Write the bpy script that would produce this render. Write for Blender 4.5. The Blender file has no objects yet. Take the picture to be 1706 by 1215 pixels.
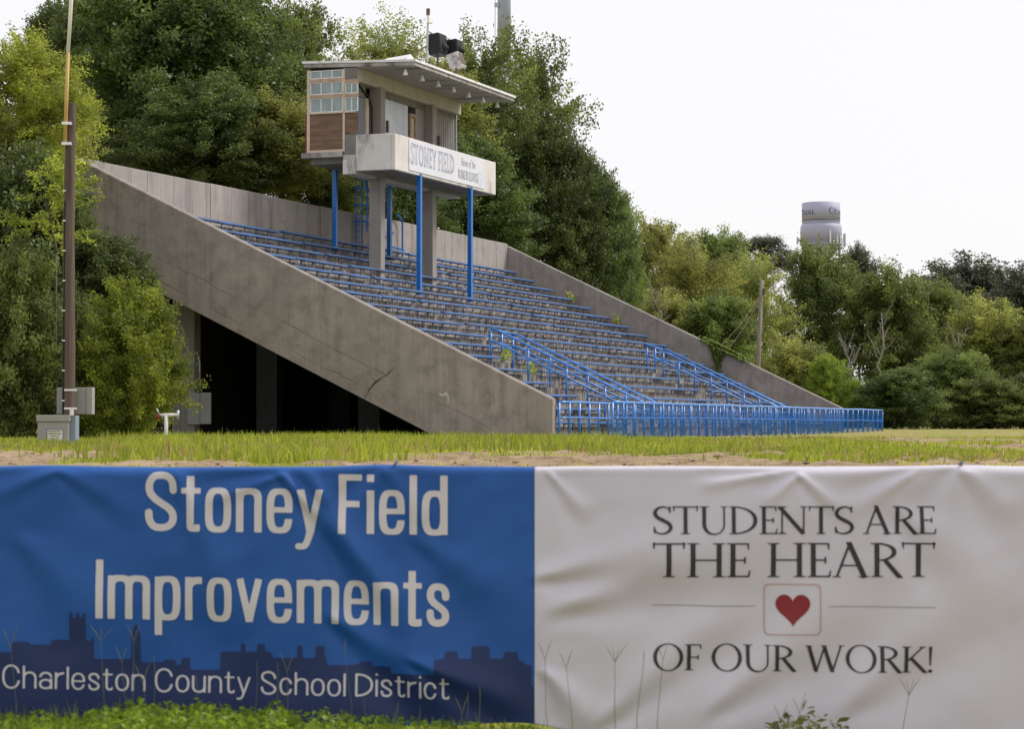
import bpy, math, random
import numpy as np
from mathutils import Vector, Matrix

random.seed(7)
rng = np.random.default_rng(11)
C = bpy.context.scene.collection
SC = bpy.context.scene

# ------------------------------------------------------------------ camera, sky, sun, exposure
F, HOR, YAW, X0, D0, H = 3846.7, 710.15, .3689, 1.4407, 82.0, 1.35
PITCH = math.atan((HOR - 607.5) / F)
cam = bpy.data.objects.new('camera', bpy.data.cameras.new('camera'))
C.objects.link(cam)
cam.location = (0, 0, H)
cam.rotation_euler = (math.pi / 2 + PITCH, 0, 0)
cam.data.sensor_width = 36
cam.data.lens = F / 1706 * 36
cam.data.clip_start = .5
cam.data.clip_end = 3000
cam.data.dof.use_dof = True
cam.data.dof.focus_distance = 92
cam.data.dof.aperture_fstop = 9
SC.camera = cam

SUN_DIR = Vector((.66, .20, .72)).normalized()          # towards the sun
SUN_EL = math.asin(SUN_DIR.z)
SUN_AZ = math.atan2(SUN_DIR.x, SUN_DIR.y)
world = bpy.data.worlds.new('World')
SC.world = world
world.use_nodes = True
wt = world.node_tree
wt.nodes.clear()
w_out = wt.nodes.new('ShaderNodeOutputWorld')
w_bg = wt.nodes.new('ShaderNodeBackground')
w_sky = wt.nodes.new('ShaderNodeTexSky')
w_sky.sky_type = 'NISHITA'
w_sky.sun_disc = False
w_sky.sun_elevation = SUN_EL
w_sky.sun_rotation = SUN_AZ
w_sky.dust_density = 4
w_mix = wt.nodes.new('ShaderNodeMix')
w_mix.data_type = 'RGBA'
w_mix.inputs[0].default_value = .86                      # thin, even cloud over the whole sky
wt.links.new(w_sky.outputs[0], w_mix.inputs[6])
w_mix.inputs[7].default_value = (9.35, 9.25, 9.45, 1)
wt.links.new(w_mix.outputs[2], w_bg.inputs[0])
w_bg.inputs[1].default_value = .115
wt.links.new(w_bg.outputs[0], w_out.inputs[0])

sun = bpy.data.objects.new('sun', bpy.data.lights.new('sun', 'SUN'))
C.objects.link(sun)
sun.data.energy = 3.0
sun.data.angle = math.radians(18)
sun.data.color = (1, .955, .90)
sun.rotation_euler = (-SUN_DIR).to_track_quat('-Z', 'Y').to_euler()

SC.view_settings.view_transform = 'Standard'
SC.view_settings.look = 'None'
SC.view_settings.exposure = 0
SC.view_settings.gamma = 1
SC.view_settings.use_curve_mapping = False
SC.render.engine = 'CYCLES'
SC.cycles.max_bounces = 6
SC.cycles.diffuse_bounces = 4
SC.cycles.glossy_bounces = 2
SC.cycles.transmission_bounces = 3
SC.cycles.use_denoising = True

# ------------------------------------------------------------------ materials
def lin(r, g, b):
    return tuple((c / 255 / 12.92) if c / 255 <= .04045 else ((c / 255 + .055) / 1.055) ** 2.4 for c in (r, g, b))

class NT:
    """small helper round a material's node tree"""
    def __init__(s, name):
        s.m = bpy.data.materials.new(name)
        s.m.use_nodes = True
        s.t = s.m.node_tree
        s.b = s.t.nodes['Principled BSDF']
        s.out = s.t.nodes['Material Output']
        s.tc = s.t.nodes.new('ShaderNodeTexCoord')
        s.b.inputs['Specular IOR Level'].default_value = .3
    def n(s, typ, **k):
        nd = s.t.nodes.new(typ)
        for a, v in k.items():
            setattr(nd, a, v)
        return nd
    def set(s, sock, v):
        if hasattr(v, 'links') and hasattr(v, 'is_output'):
            s.t.links.new(v, sock)
        else:
            sock.default_value = v
    def noise(s, scale, detail=4, rough=.55, mapscale=(1, 1, 1), rot=(0, 0, 0), dist=0, coord='Object'):
        mp = s.n('ShaderNodeMapping')
        mp.inputs['Scale'].default_value = mapscale
        mp.inputs['Rotation'].default_value = rot
        s.t.links.new(s.tc.outputs[coord], mp.inputs[0])
        nz = s.n('ShaderNodeTexNoise')
        s.t.links.new(mp.outputs[0], nz.inputs['Vector'])
        nz.inputs['Scale'].default_value = scale
        nz.inputs['Detail'].default_value = detail
        nz.inputs['Roughness'].default_value = rough
        nz.inputs['Distortion'].default_value = dist
        return nz.outputs[0]
    def ramp(s, v, stops):
        r = s.n('ShaderNodeValToRGB')
        e = r.color_ramp.elements
        while len(e) < len(stops):
            e.new(.5)
        for i, (p, c) in enumerate(stops):
            e[i].position = p
            e[i].color = (*c, 1) if len(c) == 3 else c
        s.t.links.new(v, r.inputs[0])
        return r.outputs[0]
    def fac(s, v, a, b):
        r = s.n('ShaderNodeMapRange')
        s.t.links.new(v, r.inputs[0])
        r.inputs[1].default_value = a
        r.inputs[2].default_value = b
        return r.outputs[0]
    def mix(s, f, a, b, mode='MIX'):
        m = s.n('ShaderNodeMix', data_type='RGBA', blend_type=mode)
        s.set(m.inputs[0], f)
        s.set(m.inputs[6], a if hasattr(a, 'is_output') else (*a, 1))
        s.set(m.inputs[7], b if hasattr(b, 'is_output') else (*b, 1))
        return m.outputs[2]
    def math(s, op, a, b=0.0, c=0.0):
        m = s.n('ShaderNodeMath', operation=op)
        for i, v in enumerate((a, b, c)):
            s.set(m.inputs[i], v)
        return m.outputs[0]
    def bump(s, v, strength=.3, dist=.02):
        bp = s.n('ShaderNodeBump')
        bp.inputs['Strength'].default_value = strength
        bp.inputs['Distance'].default_value = dist
        s.t.links.new(v, bp.inputs['Height'])
        s.t.links.new(bp.outputs[0], s.b.inputs['Normal'])
    def base(s, v, rough=.8, metal=0):
        s.set(s.b.inputs['Base Color'], v if hasattr(v, 'is_output') else (*v, 1))
        s.set(s.b.inputs['Roughness'], rough)
        s.b.inputs['Metallic'].default_value = metal

def plain(name, col, rough=.6, var=.15, scale=3, metal=0, spec=.3, dirt=None):
    k = NT(name)
    n = k.noise(scale, 5)
    lo = tuple(c * (1 - var) for c in col)
    hi = tuple(min(1, c * (1 + var)) for c in col)
    c = k.ramp(n, [(.3, lo), (.7, hi)])
    if dirt:
        d = k.noise(dirt[1], 6, .65, dirt[2] if len(dirt) > 2 else (1, 1, 1))
        c = k.mix(k.fac(d, dirt[3] if len(dirt) > 3 else .5, .75), c, dirt[0])
    k.base(c, rough, metal)
    k.b.inputs['Specular IOR Level'].default_value = spec
    return k.m

def concrete(name, col, dark, streak=.5, cracks=0, slope=None, blot=.5, stain_lo=.5, runs=0):
    k = NT(name)
    big = k.noise(.35, 6, .6)
    mid = k.noise(1.7, 6, .62)
    fine = k.noise(14, 4, .6)
    c = k.ramp(big, [(.25, tuple(x * .78 for x in col)), (.5, col), (.75, tuple(min(1, x * 1.18) for x in col))])
    c = k.mix(k.math('MULTIPLY', k.fac(mid, stain_lo, .78), blot), c, dark)
    st = k.noise(1, 5, .6, (2.6, 2.6, .16))
    c = k.mix(k.math('MULTIPLY', k.fac(st, .5, .72), streak), c, dark)
    st2 = k.noise(1, 3, .6, (7, 7, .22))
    c = k.mix(k.math('MULTIPLY', k.fac(st2, .55, .75), streak * .6), c, tuple(min(1, x * 1.3) for x in col))
    if runs:                                             # close-set dark runs and pale washed strips
        r1 = k.noise(1, 3, .7, (11, 3, .5))
        c = k.mix(k.fac(r1, .49, .62), c, dark)
        r3 = k.noise(1, 4, .6, (1.1, 1.1, 2.6))
        c = k.mix(k.math('MULTIPLY', k.fac(r3, .5, .64), .75), c, tuple(x * 1.3 for x in dark))
        r2 = k.noise(1, 2, .6, (8, 3, .35), (0, 0, .4))
        c = k.mix(k.math('MULTIPLY', k.fac(r2, .60, .70), .8), c, tuple(min(1, x * 1.25) for x in col))
    c = k.mix(k.math('MULTIPLY', k.fac(fine, .35, .75), .22), c, tuple(x * .6 for x in col))
    bm_ = k.noise(1, 2, .5, (16, 16, .25))
    c = k.mix(k.math('MULTIPLY', k.fac(bm_, .52, .66), .22), c, tuple(x * .5 for x in col))
    if cracks or slope:
        sep = k.n('ShaderNodeSeparateXYZ')
        k.t.links.new(k.tc.outputs['Object'], sep.inputs[0])
    if cracks:
        vo = k.n('ShaderNodeTexVoronoi', feature='DISTANCE_TO_EDGE')
        mp = k.n('ShaderNodeMapping')
        va = k.n('ShaderNodeVectorMath', operation='MULTIPLY_ADD')
        nz = k.n('ShaderNodeTexNoise')
        nz.inputs['Scale'].default_value = 1.2
        nz.inputs['Detail'].default_value = 5
        k.t.links.new(k.tc.outputs['Object'], nz.inputs['Vector'])
        k.t.links.new(nz.outputs[1], va.inputs[0])
        va.inputs[1].default_value = (.9, .9, .9)
        k.t.links.new(k.tc.outputs['Object'], va.inputs[2])
        k.t.links.new(va.outputs[0], vo.inputs['Vector'])
        vo.inputs['Scale'].default_value = .22
        line = k.fac(vo.outputs['Distance'], .0065, .001)
        gate = k.fac(k.noise(.5, 2), .50, .66)
        c = k.mix(k.math('MULTIPLY', k.math('MULTIPLY', line, gate), cracks), c, tuple(x * .25 for x in dark))
    if slope:                                            # cold joints that run with the rake
        wob = k.noise(.8, 5)
        s_ = k.math('SUBTRACT', sep.outputs[2], k.math('MULTIPLY', sep.outputs[1], slope))
        s_ = k.math('ADD', s_, k.math('MULTIPLY', wob, .35))
        for off in (-.62, -1.5):
            d = k.math('ABSOLUTE', k.math('SUBTRACT', s_, off))
            ln = k.fac(d, .03, .012)
            ln = k.math('MULTIPLY', ln, k.fac(k.noise(.45, 3), .42, .6))
            c = k.mix(k.math('MULTIPLY', ln, .6), c, tuple(x * .5 for x in dark))
    k.base(c, .92)
    k.b.inputs['Specular IOR Level'].default_value = .15
    k.bump(k.math('ADD', k.math('MULTIPLY', mid, .6), k.math('MULTIPLY', fine, .4)), .35, .03)
    return k.m

M = {}
M['wall_conc'] = concrete('weathered_side_concrete', (.335, .300, .276), (.155, .138, .128), .38, .22, .4808, .8, .44)
M['back_conc'] = concrete('streaked_back_concrete', (.35, .315, .295), (.15, .135, .13), .75, .6, None, .4)
M['step_conc'] = concrete('stained_step_concrete', (.335, .31, .29), (.038, .034, .034), 1.0, 0, None, .95, .44, 1)
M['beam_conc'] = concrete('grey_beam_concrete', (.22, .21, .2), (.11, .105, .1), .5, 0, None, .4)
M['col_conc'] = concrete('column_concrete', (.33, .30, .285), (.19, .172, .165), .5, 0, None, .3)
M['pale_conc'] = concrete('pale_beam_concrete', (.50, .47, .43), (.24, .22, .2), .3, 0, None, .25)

def painted_white(name):
    k = NT(name)
    c = k.ramp(k.noise(.8, 5), [(.3, (.56, .53, .50)), (.7, (.68, .65, .625))])
    st = k.noise(1, 6, .65, (1.4, 1.4, .5))
    c = k.mix(k.fac(st, .52, .74), c, (.16, .145, .15))
    sp = k.noise(9, 5, .7)
    c = k.mix(k.math('MULTIPLY', k.fac(sp, .60, .70), .6), c, (.33, .29, .25))
    k.base(c, .85)
    k.bump(sp, .2, .01)
    return k.m
M['shade_conc'] = concrete('shaded_support_concrete', (.15, .14, .13), (.07, .065, .06), .5)  # under-stand shade put into a darker concrete colour
M['white_paint'] = painted_white('stained_white_paint')
M['blue_paint'] = plain('blue_rail_paint', (.009, .175, .58), .26, .18, 2.0, 0, .9, ((.06, .13, .28), 7, (1, 1, 1), .62))
M['bracket'] = plain('dark_blue_bracket_paint', (.014, .085, .30), .5, .3, 3)
M['blue_post'] = plain('blue_post_paint', (.003, .13, .46), .3, .08, 1.0, 0, .45)
M['blue_bench'] = plain('worn_blue_board_paint', (.055, .155, .40), .5, .3, 1.2, 0, .4, ((.11, .115, .135), 1.6, (1, 1, 1), .43))
M['flashing'] = plain('white_roof_flashing', (.72, .72, .72), .45, .12, 1.5, 0, .4, ((.12, .11, .1), 3.5, (1, 1, .4), .58))
M['fascia'] = plain('mildewed_fascia', (.38, .36, .34), .85, .2, 2, 0, .2, ((.035, .032, .03), 1.1, (1, 1, .5), .44))
M['soffit'] = plain('grey_soffit', (.40, .38, .36), .85, .1, .6, 0, .2, ((.06, .055, .05), .55, (2.2, .5, 1), .54))
M['dark'] = plain('dark_interior_shade', (.05, .05, .052), .9)  # near-black; also paints the shade under the stand
M['raw_wood'] = plain('raw_lumber', (.46, .33, .24), .8, .18, 3, 0, .2, ((.3, .2, .13), 5, (.3, .3, 3)))
M['pale_wood'] = plain('pale_lumber', (.56, .47, .38), .8, .15, 3, 0, .2)

def plywood():
    k = NT('weathered_plywood')
    w = k.noise(1, 6, .6, (3, .8, 5), (.12, 0, 0), 1.4)
    c = k.ramp(w, [(.3, (.12, .074, .05)), (.5, (.175, .112, .078)), (.7, (.235, .155, .11))])
    c = k.mix(k.fac(k.noise(1.2, 4), .5, .75), c, (.16, .11, .085))
    k.base(c, .85)
    return k.m
M['plywood'] = plywood()
M['win_frame'] = plain('white_window_frame', (.72, .73, .74), .5, .08)

def glazing():
    k = NT('cloudy_window_glass')
    c = k.ramp(k.noise(1.3, 4, .6, (1, 1, .6)), [(.3, (.17, .235, .25)), (.7, (.31, .38, .39))])
    k.base(c, .22)
    k.b.inputs['Specular IOR Level'].default_value = .5
    return k.m
M['glass'] = glazing()
M['door'] = plain('blue_grey_door', (.19, .21, .25), .6, .1)
M['corrugated'] = plain('galvanized_sheet', (.50, .52, .54), .38, .12, 1.2, .7, .5)
M['grey_sheet'] = plain('dull_grey_sheet', (.27, .26, .26), .6, .12, 1.4, .1, .3)
M['black'] = plain('black_cabinet', (.012, .012, .014), .6, .3)
M['rust_metal'] = plain('rusty_steel', (.12, .085, .065), .75, .3, 6)
M['galv'] = plain('galvanized_steel', (.42, .43, .45), .42, .15, 4, .6, .5)
M['grey_box'] = plain('grey_enamel', (.30, .295, .29), .5, .07, 1.5)
M['grey_box_side'] = plain('grey_green_enamel', (.27, .28, .285), .45, .07, 1.5)
M['white_pipe'] = plain('white_painted_pipe', (.66, .65, .64), .5, .1)
M['red_valve'] = plain('red_valve_paint', (.16, .03, .02), .6)
M['lamp_white'] = plain('white_lamp_enamel', (.75, .74, .72), .45, .06)
M['yellow_paint'] = plain('faded_yellow_paint', (.50, .34, .11), .5, .12, 2)
M['white_upright'] = plain('white_upright_paint', (.74, .74, .73), .45, .06, 2)
M['silver_band'] = plain('shiny_band', (.75, .75, .76), .3, .1, 4, .5, .5)
M['steel_pole'] = plain('blue_grey_steel', (.38, .42, .54), .5, .12, .6, .0, .4, ((.46, .50, .60), 1.2, (2.5, 2.5, .12)))
M['tower'] = plain('pale_tower_paint', (.38, .38, .52), .55, .05, .15, 0, .3)
M['tower_dark'] = plain('dark_tower_paint', (.34, .34, .42), .6, .05, .15)  # slightly darker tone for the tank's band, bottom and catwalk
M['navy'] = plain('navy_lettering', (.05, .07, .16), .6, .05)

def pole_wood(name, a, b):
    k = NT(name)
    g = k.noise(1, 6, .65, (26, 26, .6))
    c = k.ramp(g, [(.3, a), (.7, b)])
    c = k.mix(k.math('MULTIPLY', k.fac(k.noise(1, 5, .6, (4, 4, .7)), .5, .75), .7), c, tuple(x * .45 for x in a))
    k.base(c, .9)
    k.bump(g, .5, .015)
    return k.m
M['pole_wood'] = pole_wood('dark_pole_wood', (.075, .055, .043), (.155, .12, .098))
M['pole_wood_grey'] = pole_wood('grey_pole_wood', (.17, .145, .125), (.31, .28, .25))
M['bark'] = pole_wood('tree_bark', (.06, .05, .04), (.15, .13, .11))
M['pale_bark'] = pole_wood('pale_dead_wood', (.20, .185, .165), (.36, .335, .30))

def vinyl(name, lo, hi):
    k = NT(name)
    c = k.ramp(k.noise(2.2, 5), [(.3, lo), (.7, hi)])
    mp = k.n('ShaderNodeTexChecker')
    weave = k.noise(420, 2, .5)
    c = k.mix(k.math('MULTIPLY', k.fac(weave, .35, .7), .12), c, tuple(x * .55 for x in lo))
    spots = k.noise(60, 3, .7)
    c = k.mix(k.math('MULTIPLY', k.fac(spots, .70, .78), .35), c, tuple(x * .5 for x in lo))
    k.base(c, .52)
    k.b.inputs['Specular IOR Level'].default_value = .35
    k.bump(weave, .08, .001)
    return k.m
M['vinyl_blue'] = vinyl('blue_vinyl', (.010, .080, .31), (.015, .102, .37))
M['vinyl_white'] = vinyl('white_vinyl', (.585, .556, .625), (.64, .61, .68))
M['print_white'] = vinyl('white_print', (.60, .565, .57), (.65, .615, .62))
M['print_navy'] = vinyl('navy_print', (.012, .026, .10), (.014, .031, .115))
M['print_black'] = vinyl('black_print', (.035, .032, .036), (.045, .04, .044))
M['print_red'] = vinyl('red_print', (.22, .017, .022), (.25, .021, .026))
M['print_pink'] = vinyl('pink_line_print', (.50, .30, .30), (.52, .33, .32))
M['print_grey'] = vinyl('grey_line_print', (.36, .33, .32), (.38, .35, .34))
M['sign_white'] = plain('faded_sign_vinyl', (.67, .675, .72), .5, .04, 1.2)
M['sign_ink'] = plain('faded_sign_ink', (.36, .37, .47), .6, .15, 3)
M['sign_ink_dark'] = plain('grey_sign_ink', (.24, .24, .28), .6, .15, 3)
M['sign_cyan'] = plain('pale_blue_sign_ink', (.40, .60, .78), .6, .1, 3)

def leaf_mat(name, col, trans=.38, sat=1.0, spec=.35, rough=.5):
    k = NT(name)
    at = k.n('ShaderNodeAttribute', attribute_name='tint')
    oi = k.n('ShaderNodeObjectInfo')
    a = tuple(c * .55 for c in col)
    b = (min(1, col[0] * 1.75), min(1, col[1] * 1.6), col[2] * 1.15)
    c = k.mix(at.outputs['Fac'], a, b)
    hs = k.n('ShaderNodeHueSaturation')
    k.t.links.new(c, hs.inputs['Color'])
    k.t.links.new(k.math('MULTIPLY_ADD', oi.outputs['Random'], .022, .497), hs.inputs['Hue'])
    k.t.links.new(k.math('MULTIPLY_ADD', oi.outputs['Random'], .35, .85), hs.inputs['Value'])
    hs.inputs['Saturation'].default_value = sat
    k.base(hs.outputs[0], rough)
    k.b.inputs['Specular IOR Level'].default_value = spec
    tr = k.n('ShaderNodeBsdfTranslucent')
    hs2 = k.n('ShaderNodeHueSaturation')
    k.t.links.new(hs.outputs[0], hs2.inputs['Color'])
    hs2.inputs['Hue'].default_value = .495
    hs2.inputs['Value'].default_value = 1.5
    k.t.links.new(hs2.outputs[0], tr.inputs[0])
    mx = k.n('ShaderNodeMixShader')
    mx.inputs[0].default_value = trans
    k.t.links.new(k.b.outputs[0], mx.inputs[1])
    k.t.links.new(tr.outputs[0], mx.inputs[2])
    k.t.links.new(mx.outputs[0], k.out.inputs[0])
    return k.m
M['leaf_dark'] = leaf_mat('dark_oak_leaves', (.088, .126, .032), .40, .95, .5, .45)
M['leaf_mid'] = leaf_mat('green_leaves', (.140, .178, .058), .46)
M['leaf_light'] = leaf_mat('light_green_leaves', (.225, .25, .080), .5)
M['leaf_lime'] = leaf_mat('lime_green_leaves', (.245, .285, .050), .52)
M['leaf_bush'] = leaf_mat('bush_leaves', (.175, .225, .034), .46)
M['dry'] = leaf_mat('straw_blades', (.40, .32, .14), .35)
M['leaf_far'] = leaf_mat('grey_green_leaves', (.078, .102, .062), .38, .8)
M['grass'] = leaf_mat('field_grass_blades', (.27, .30, .036), .45)
M['weed'] = leaf_mat('weed_leaves', (.18, .25, .026), .44)
M['stalk'] = leaf_mat('grass_stalks', (.13, .145, .05), .35)

# ------------------------------------------------------------------ mesh helpers
class MB:
    def __init__(s):
        s.v, s.f = [], []
    def add(s, vs, fs):
        o = len(s.v)
        s.v += [tuple(p) for p in vs]
        s.f += [tuple(i + o for i in f) for f in fs]
        return s
    def box(s, x0, x1, y0, y1, z0, z1):
        return s.add([(x0, y0, z0), (x1, y0, z0), (x1, y1, z0), (x0, y1, z0), (x0, y0, z1), (x1, y0, z1), (x1, y1, z1), (x0, y1, z1)],
                     [(0, 3, 2, 1), (4, 5, 6, 7), (0, 1, 5, 4), (1, 2, 6, 5), (2, 3, 7, 6), (3, 0, 4, 7)])
    def hexa(s, p):
        """eight corners: bottom ring then top ring"""
        return s.add(p, [(0, 3, 2, 1), (4, 5, 6, 7), (0, 1, 5, 4), (1, 2, 6, 5), (2, 3, 7, 6), (3, 0, 4, 7)])
    def tube(s, pts, r, n=8, cap=True):
        pts = [Vector(p) for p in pts]
        rs = r if isinstance(r, (list, tuple)) else [r] * len(pts)
        vs, fs = [], []
        up = Vector((.137, .31, .94))
        for i, p in enumerate(pts):
            d = (pts[min(i + 1, len(pts) - 1)] - pts[max(i - 1, 0)]).normalized()
            a = d.cross(up)
            if a.length < .05:
                a = d.cross(Vector((1, 0, 0)))
            a.normalize()
            b = d.cross(a)
            for k in range(n):
                t = 2 * math.pi * k / n
                vs.append(p + (a * math.cos(t) + b * math.sin(t)) * rs[i])
        for i in range(len(pts) - 1):
            for k in range(n):
                fs.append((i * n + k, i * n + (k + 1) % n, (i + 1) * n + (k + 1) % n, (i + 1) * n + k))
        if cap:
            fs.append(tuple(reversed(range(n))))
            fs.append(tuple(range((len(pts) - 1) * n, len(pts) * n)))
        return s.add(vs, fs)
    def lathe(s, prof, n=24, cx=0, cy=0):
        vs, fs = [], []
        for r, z in prof:
            for k in range(n):
                t = 2 * math.pi * k / n
                vs.append((cx + r * math.cos(t), cy + r * math.sin(t), z))
        for i in range(len(prof) - 1):
            for k in range(n):
                fs.append((i * n + k, i * n + (k + 1) % n, (i + 1) * n + (k + 1) % n, (i + 1) * n + k))
        fs.append(tuple(reversed(range(n))))
        fs.append(tuple(range((len(prof) - 1) * n, len(prof) * n)))
        return s.add(vs, fs)
    def prism_x(s, poly, x0, x1):
        """poly of (y, z), extruded along x"""
        n = len(poly)
        vs = [(x0, y, z) for y, z in poly] + [(x1, y, z) for y, z in poly]
        fs = [tuple(range(n)), tuple(reversed(range(n, 2 * n)))]
        for i in range(n):
            j = (i + 1) % n
            fs.append((i, i + n, j + n, j))
        return s.add(vs, fs)
    def mesh(s, name, mat=None, smooth=False):
        me = bpy.data.meshes.new(name)
        me.from_pydata(s.v, [], s.f)
        me.validate()
        if mat is not None:
            me.materials.append(mat)
        if smooth:
            me.polygons.foreach_set('use_smooth', [True] * len(me.polygons))
        me.update()
        return me
    def obj(s, name, mat=None, parent=None, smooth=False, bevel=0):
        o = bpy.data.objects.new(name, s.mesh(name, mat, smooth))
        C.objects.link(o)
        if parent:
            o.parent = parent
        if bevel:
            b = o.modifiers.new('bevel', 'BEVEL')
            b.width = bevel
            b.segments = 1
            b.limit_method = 'ANGLE'
        return o

def raw_mesh(name, v, loops, counts, mat, tint=None, smooth=False):
    """fast mesh from numpy: v (n,3), loops flat, counts per face; tint per vertex"""
    me = bpy.data.meshes.new(name)
    v = np.ascontiguousarray(v, dtype=np.float32)
    loops = np.ascontiguousarray(loops, dtype=np.int32).ravel()
    counts = np.ascontiguousarray(counts, dtype=np.int32)
    me.vertices.add(len(v))
    me.vertices.foreach_set('co', v.ravel())
    me.loops.add(len(loops))
    me.loops.foreach_set('vertex_index', loops)
    me.polygons.add(len(counts))
    st = np.zeros(len(counts), np.int32)
    st[1:] = np.cumsum(counts)[:-1]
    me.polygons.foreach_set('loop_start', st)
    if smooth:
        me.polygons.foreach_set('use_smooth', np.ones(len(counts), bool))
    me.materials.append(mat)
    if tint is not None:
        a = me.attributes.new('tint', 'FLOAT', 'POINT')
        a.data.foreach_set('value', np.ascontiguousarray(tint, dtype=np.float32))
    me.update(calc_edges=True)
    return me

def link(name, me, parent=None):
    o = bpy.data.objects.new(name, me)
    C.objects.link(o)
    if parent:
        o.parent = parent
    return o

def tag(o, label, cat, group=None, kind=None):
    o['label'] = label
    if cat:
        o['category'] = cat
    if group:
        o['group'] = group
    if kind:
        o['kind'] = kind
    return o

def thing(name, label, cat, loc=(0, 0, 0), rotz=0, group=None):
    o = bpy.data.objects.new(name, None)
    o.empty_display_size = .3
    C.objects.link(o)
    o.location = loc
    o.rotation_euler = (0, 0, rotz)
    return tag(o, label, cat, group)

def stuff(o):
    o['kind'] = 'stuff'
    return o

# value noise in numpy
def vnoise(x, y, seed=0):
    x = np.asarray(x, float)
    y = np.asarray(y, float)
    xi, yi = np.floor(x).astype(np.int64), np.floor(y).astype(np.int64)
    xf, yf = x - xi, y - yi
    def h(a, b):
        n = (a * 374761393 + b * 668265263 + seed * 974711) & 0x7fffffff
        n = ((n ^ (n >> 13)) * 1274126177) & 0x7fffffff
        return ((n ^ (n >> 16)) & 0xffff) / 65535.
    u, w = xf * xf * (3 - 2 * xf), yf * yf * (3 - 2 * yf)
    return (h(xi, yi) * (1 - u) + h(xi + 1, yi) * u) * (1 - w) + (h(xi, yi + 1) * (1 - u) + h(xi + 1, yi + 1) * u) * w
def fbm(x, y, seed=0, o=4):
    s, a, t = 0, .5, 0
    for i in range(o):
        s = s + a * vnoise(np.asarray(x) * 2 ** i, np.asarray(y) * 2 ** i, seed + i)
        t += a
        a *= .5
    return s / t

# ------------------------------------------------------------------ ground
def sstep(a, b, x):
    t = np.clip((x - a) / (b - a), 0, 1)
    return t * t * (3 - 2 * t)

SAND = [  # x centre (m per m of distance), distance, half width, half depth
    (-.205, 33, 2.8, 11.0), (-.128, 29, .9, 4.5), (-.030, 29, 2.3, 6.0), (.062, 29.5, 3.6, 9.0), (.105, 28, 2.4, 7.0), (-.145, 31, .9, 5.0),
    (.030, 46, 1.6, 2.5), (.20, 28, 1.8, 4.0), (.185, 72, 5.0, 8.0), (.11, 64, 2.0, 3.5), (.215, 50, 2.6, 3.5), (.12, 92, 5.0, 6.0)]
def sand_amount(x, y):
    x = np.asarray(x, float)
    y = np.asarray(y, float)
    m = np.zeros(np.broadcast(x, y).shape)
    for sx, d, hw, hd in SAND:
        r = np.sqrt(((x - sx * d) / hw) ** 2 + ((y - d) / hd) ** 2)
        m = np.maximum(m, 1.25 - r * .9)
    m = m + (fbm(x * 1.1, y * .55, 5) - .5) * 1.9
    return np.clip((m - .28) * 3, 0, 1)

def ground_z(x, y, fine=True):
    x = np.asarray(x, float)
    y = np.asarray(y, float)
    z = .88 * sstep(11.5, 24, y) + .25 * sstep(95, 140, y) + .06 * sstep(140, 200, y)
    z = z + (fbm(x * .12, y * .12, 3) - .5) * .10 * sstep(14, 24, y) * (1 - sstep(70, 80, y))
    if fine:
        z = z + (fbm(x * 2.6, y * 2.6, 9) - .45) * .22 * sand_amount(x, y) * sstep(18, 24, y)
    return z

def gz(x, y):
    return float(ground_z(x, y, False))

def axis(parts):
    a = []
    for lo, hi, st in parts:
        a += list(np.arange(lo, hi - 1e-6, st))
    a.append(parts[-1][1])
    return np.array(a)
gx = axis([(-1500, -300, 200), (-300, -60, 30), (-60, -24, 4), (-24, 24, .22), (24, 60, 4), (60, 300, 30), (300, 1500, 200)])
gy = axis([(-200, 0, 40), (0, 8, 2), (8, 26, .5), (26, 48, .2), (48, 84, .4), (84, 130, 2), (130, 300, 10), (300, 2500, 200)])
GX, GY = np.meshgrid(gx, gy)
GZ = ground_z(GX, GY)
nx, ny = len(gx), len(gy)
idx = np.arange(nx * ny).reshape(ny, nx)
quads = np.stack([idx[:-1, :-1], idx[:-1, 1:], idx[1:, 1:], idx[1:, :-1]], -1).reshape(-1, 4)
kg = NT('grassy_sandy_ground')
at = kg.n('ShaderNodeAttribute', attribute_name='tint')
sandc = kg.ramp(kg.noise(1.4, 7, .65), [(.25, (.17, .115, .072)), (.5, (.31, .225, .145)), (.75, (.44, .335, .225))])
sandc = kg.mix(kg.math('MULTIPLY', kg.fac(kg.noise(5, 6, .75), .5, .66), .8), sandc, (.12, .082, .052))
turf0 = kg.ramp(kg.noise(1.1, 6, .6), [(.25, (.14, .15, .028)), (.5, (.24, .245, .042)), (.75, (.36, .32, .09))])
thatch = kg.ramp(kg.noise(3.5, 6, .7), [(.3, (.24, .18, .08)), (.7, (.42, .33, .17))])
turf = kg.mix(kg.fac(kg.noise(.55, 5, .65), .46, .60), turf0, thatch)
kg.base(kg.mix(at.outputs['Fac'], turf, sandc), .95)
kg.b.inputs['Specular IOR Level'].default_value = .1
kg.bump(kg.noise(9, 6, .7), .6, .06)
M['ground'] = kg.m
ground = link('ground', raw_mesh('ground', np.stack([GX, GY, GZ], -1).reshape(-1, 3), quads, np.full(len(quads), 4), kg.m,
                                 sand_amount(GX, GY).ravel(), True))
ground['kind'] = 'structure'
ground['label'] = 'rough field ground of sand and patchy grass'

kr = NT('added_asphalt')
kr.base(kr.ramp(kr.noise(6, 6, .7), [(.3, (.055, .055, .058)), (.7, (.10, .10, .102))]), .9)
added_road = MB().box(-400, 400, -14, 6.2, -.3, .012).obj('added_road', kr.m)  # unseen asphalt, added to cut the yellow bounce onto the banners
added_road['kind'] = 'structure'
verge = MB().box(-400, 400, 6.203, 6.36, -.3, .11).obj('kerb', plain('kerb_concrete', (.42, .41, .40), .9, .15, 2))
verge['kind'] = 'structure'

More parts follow.
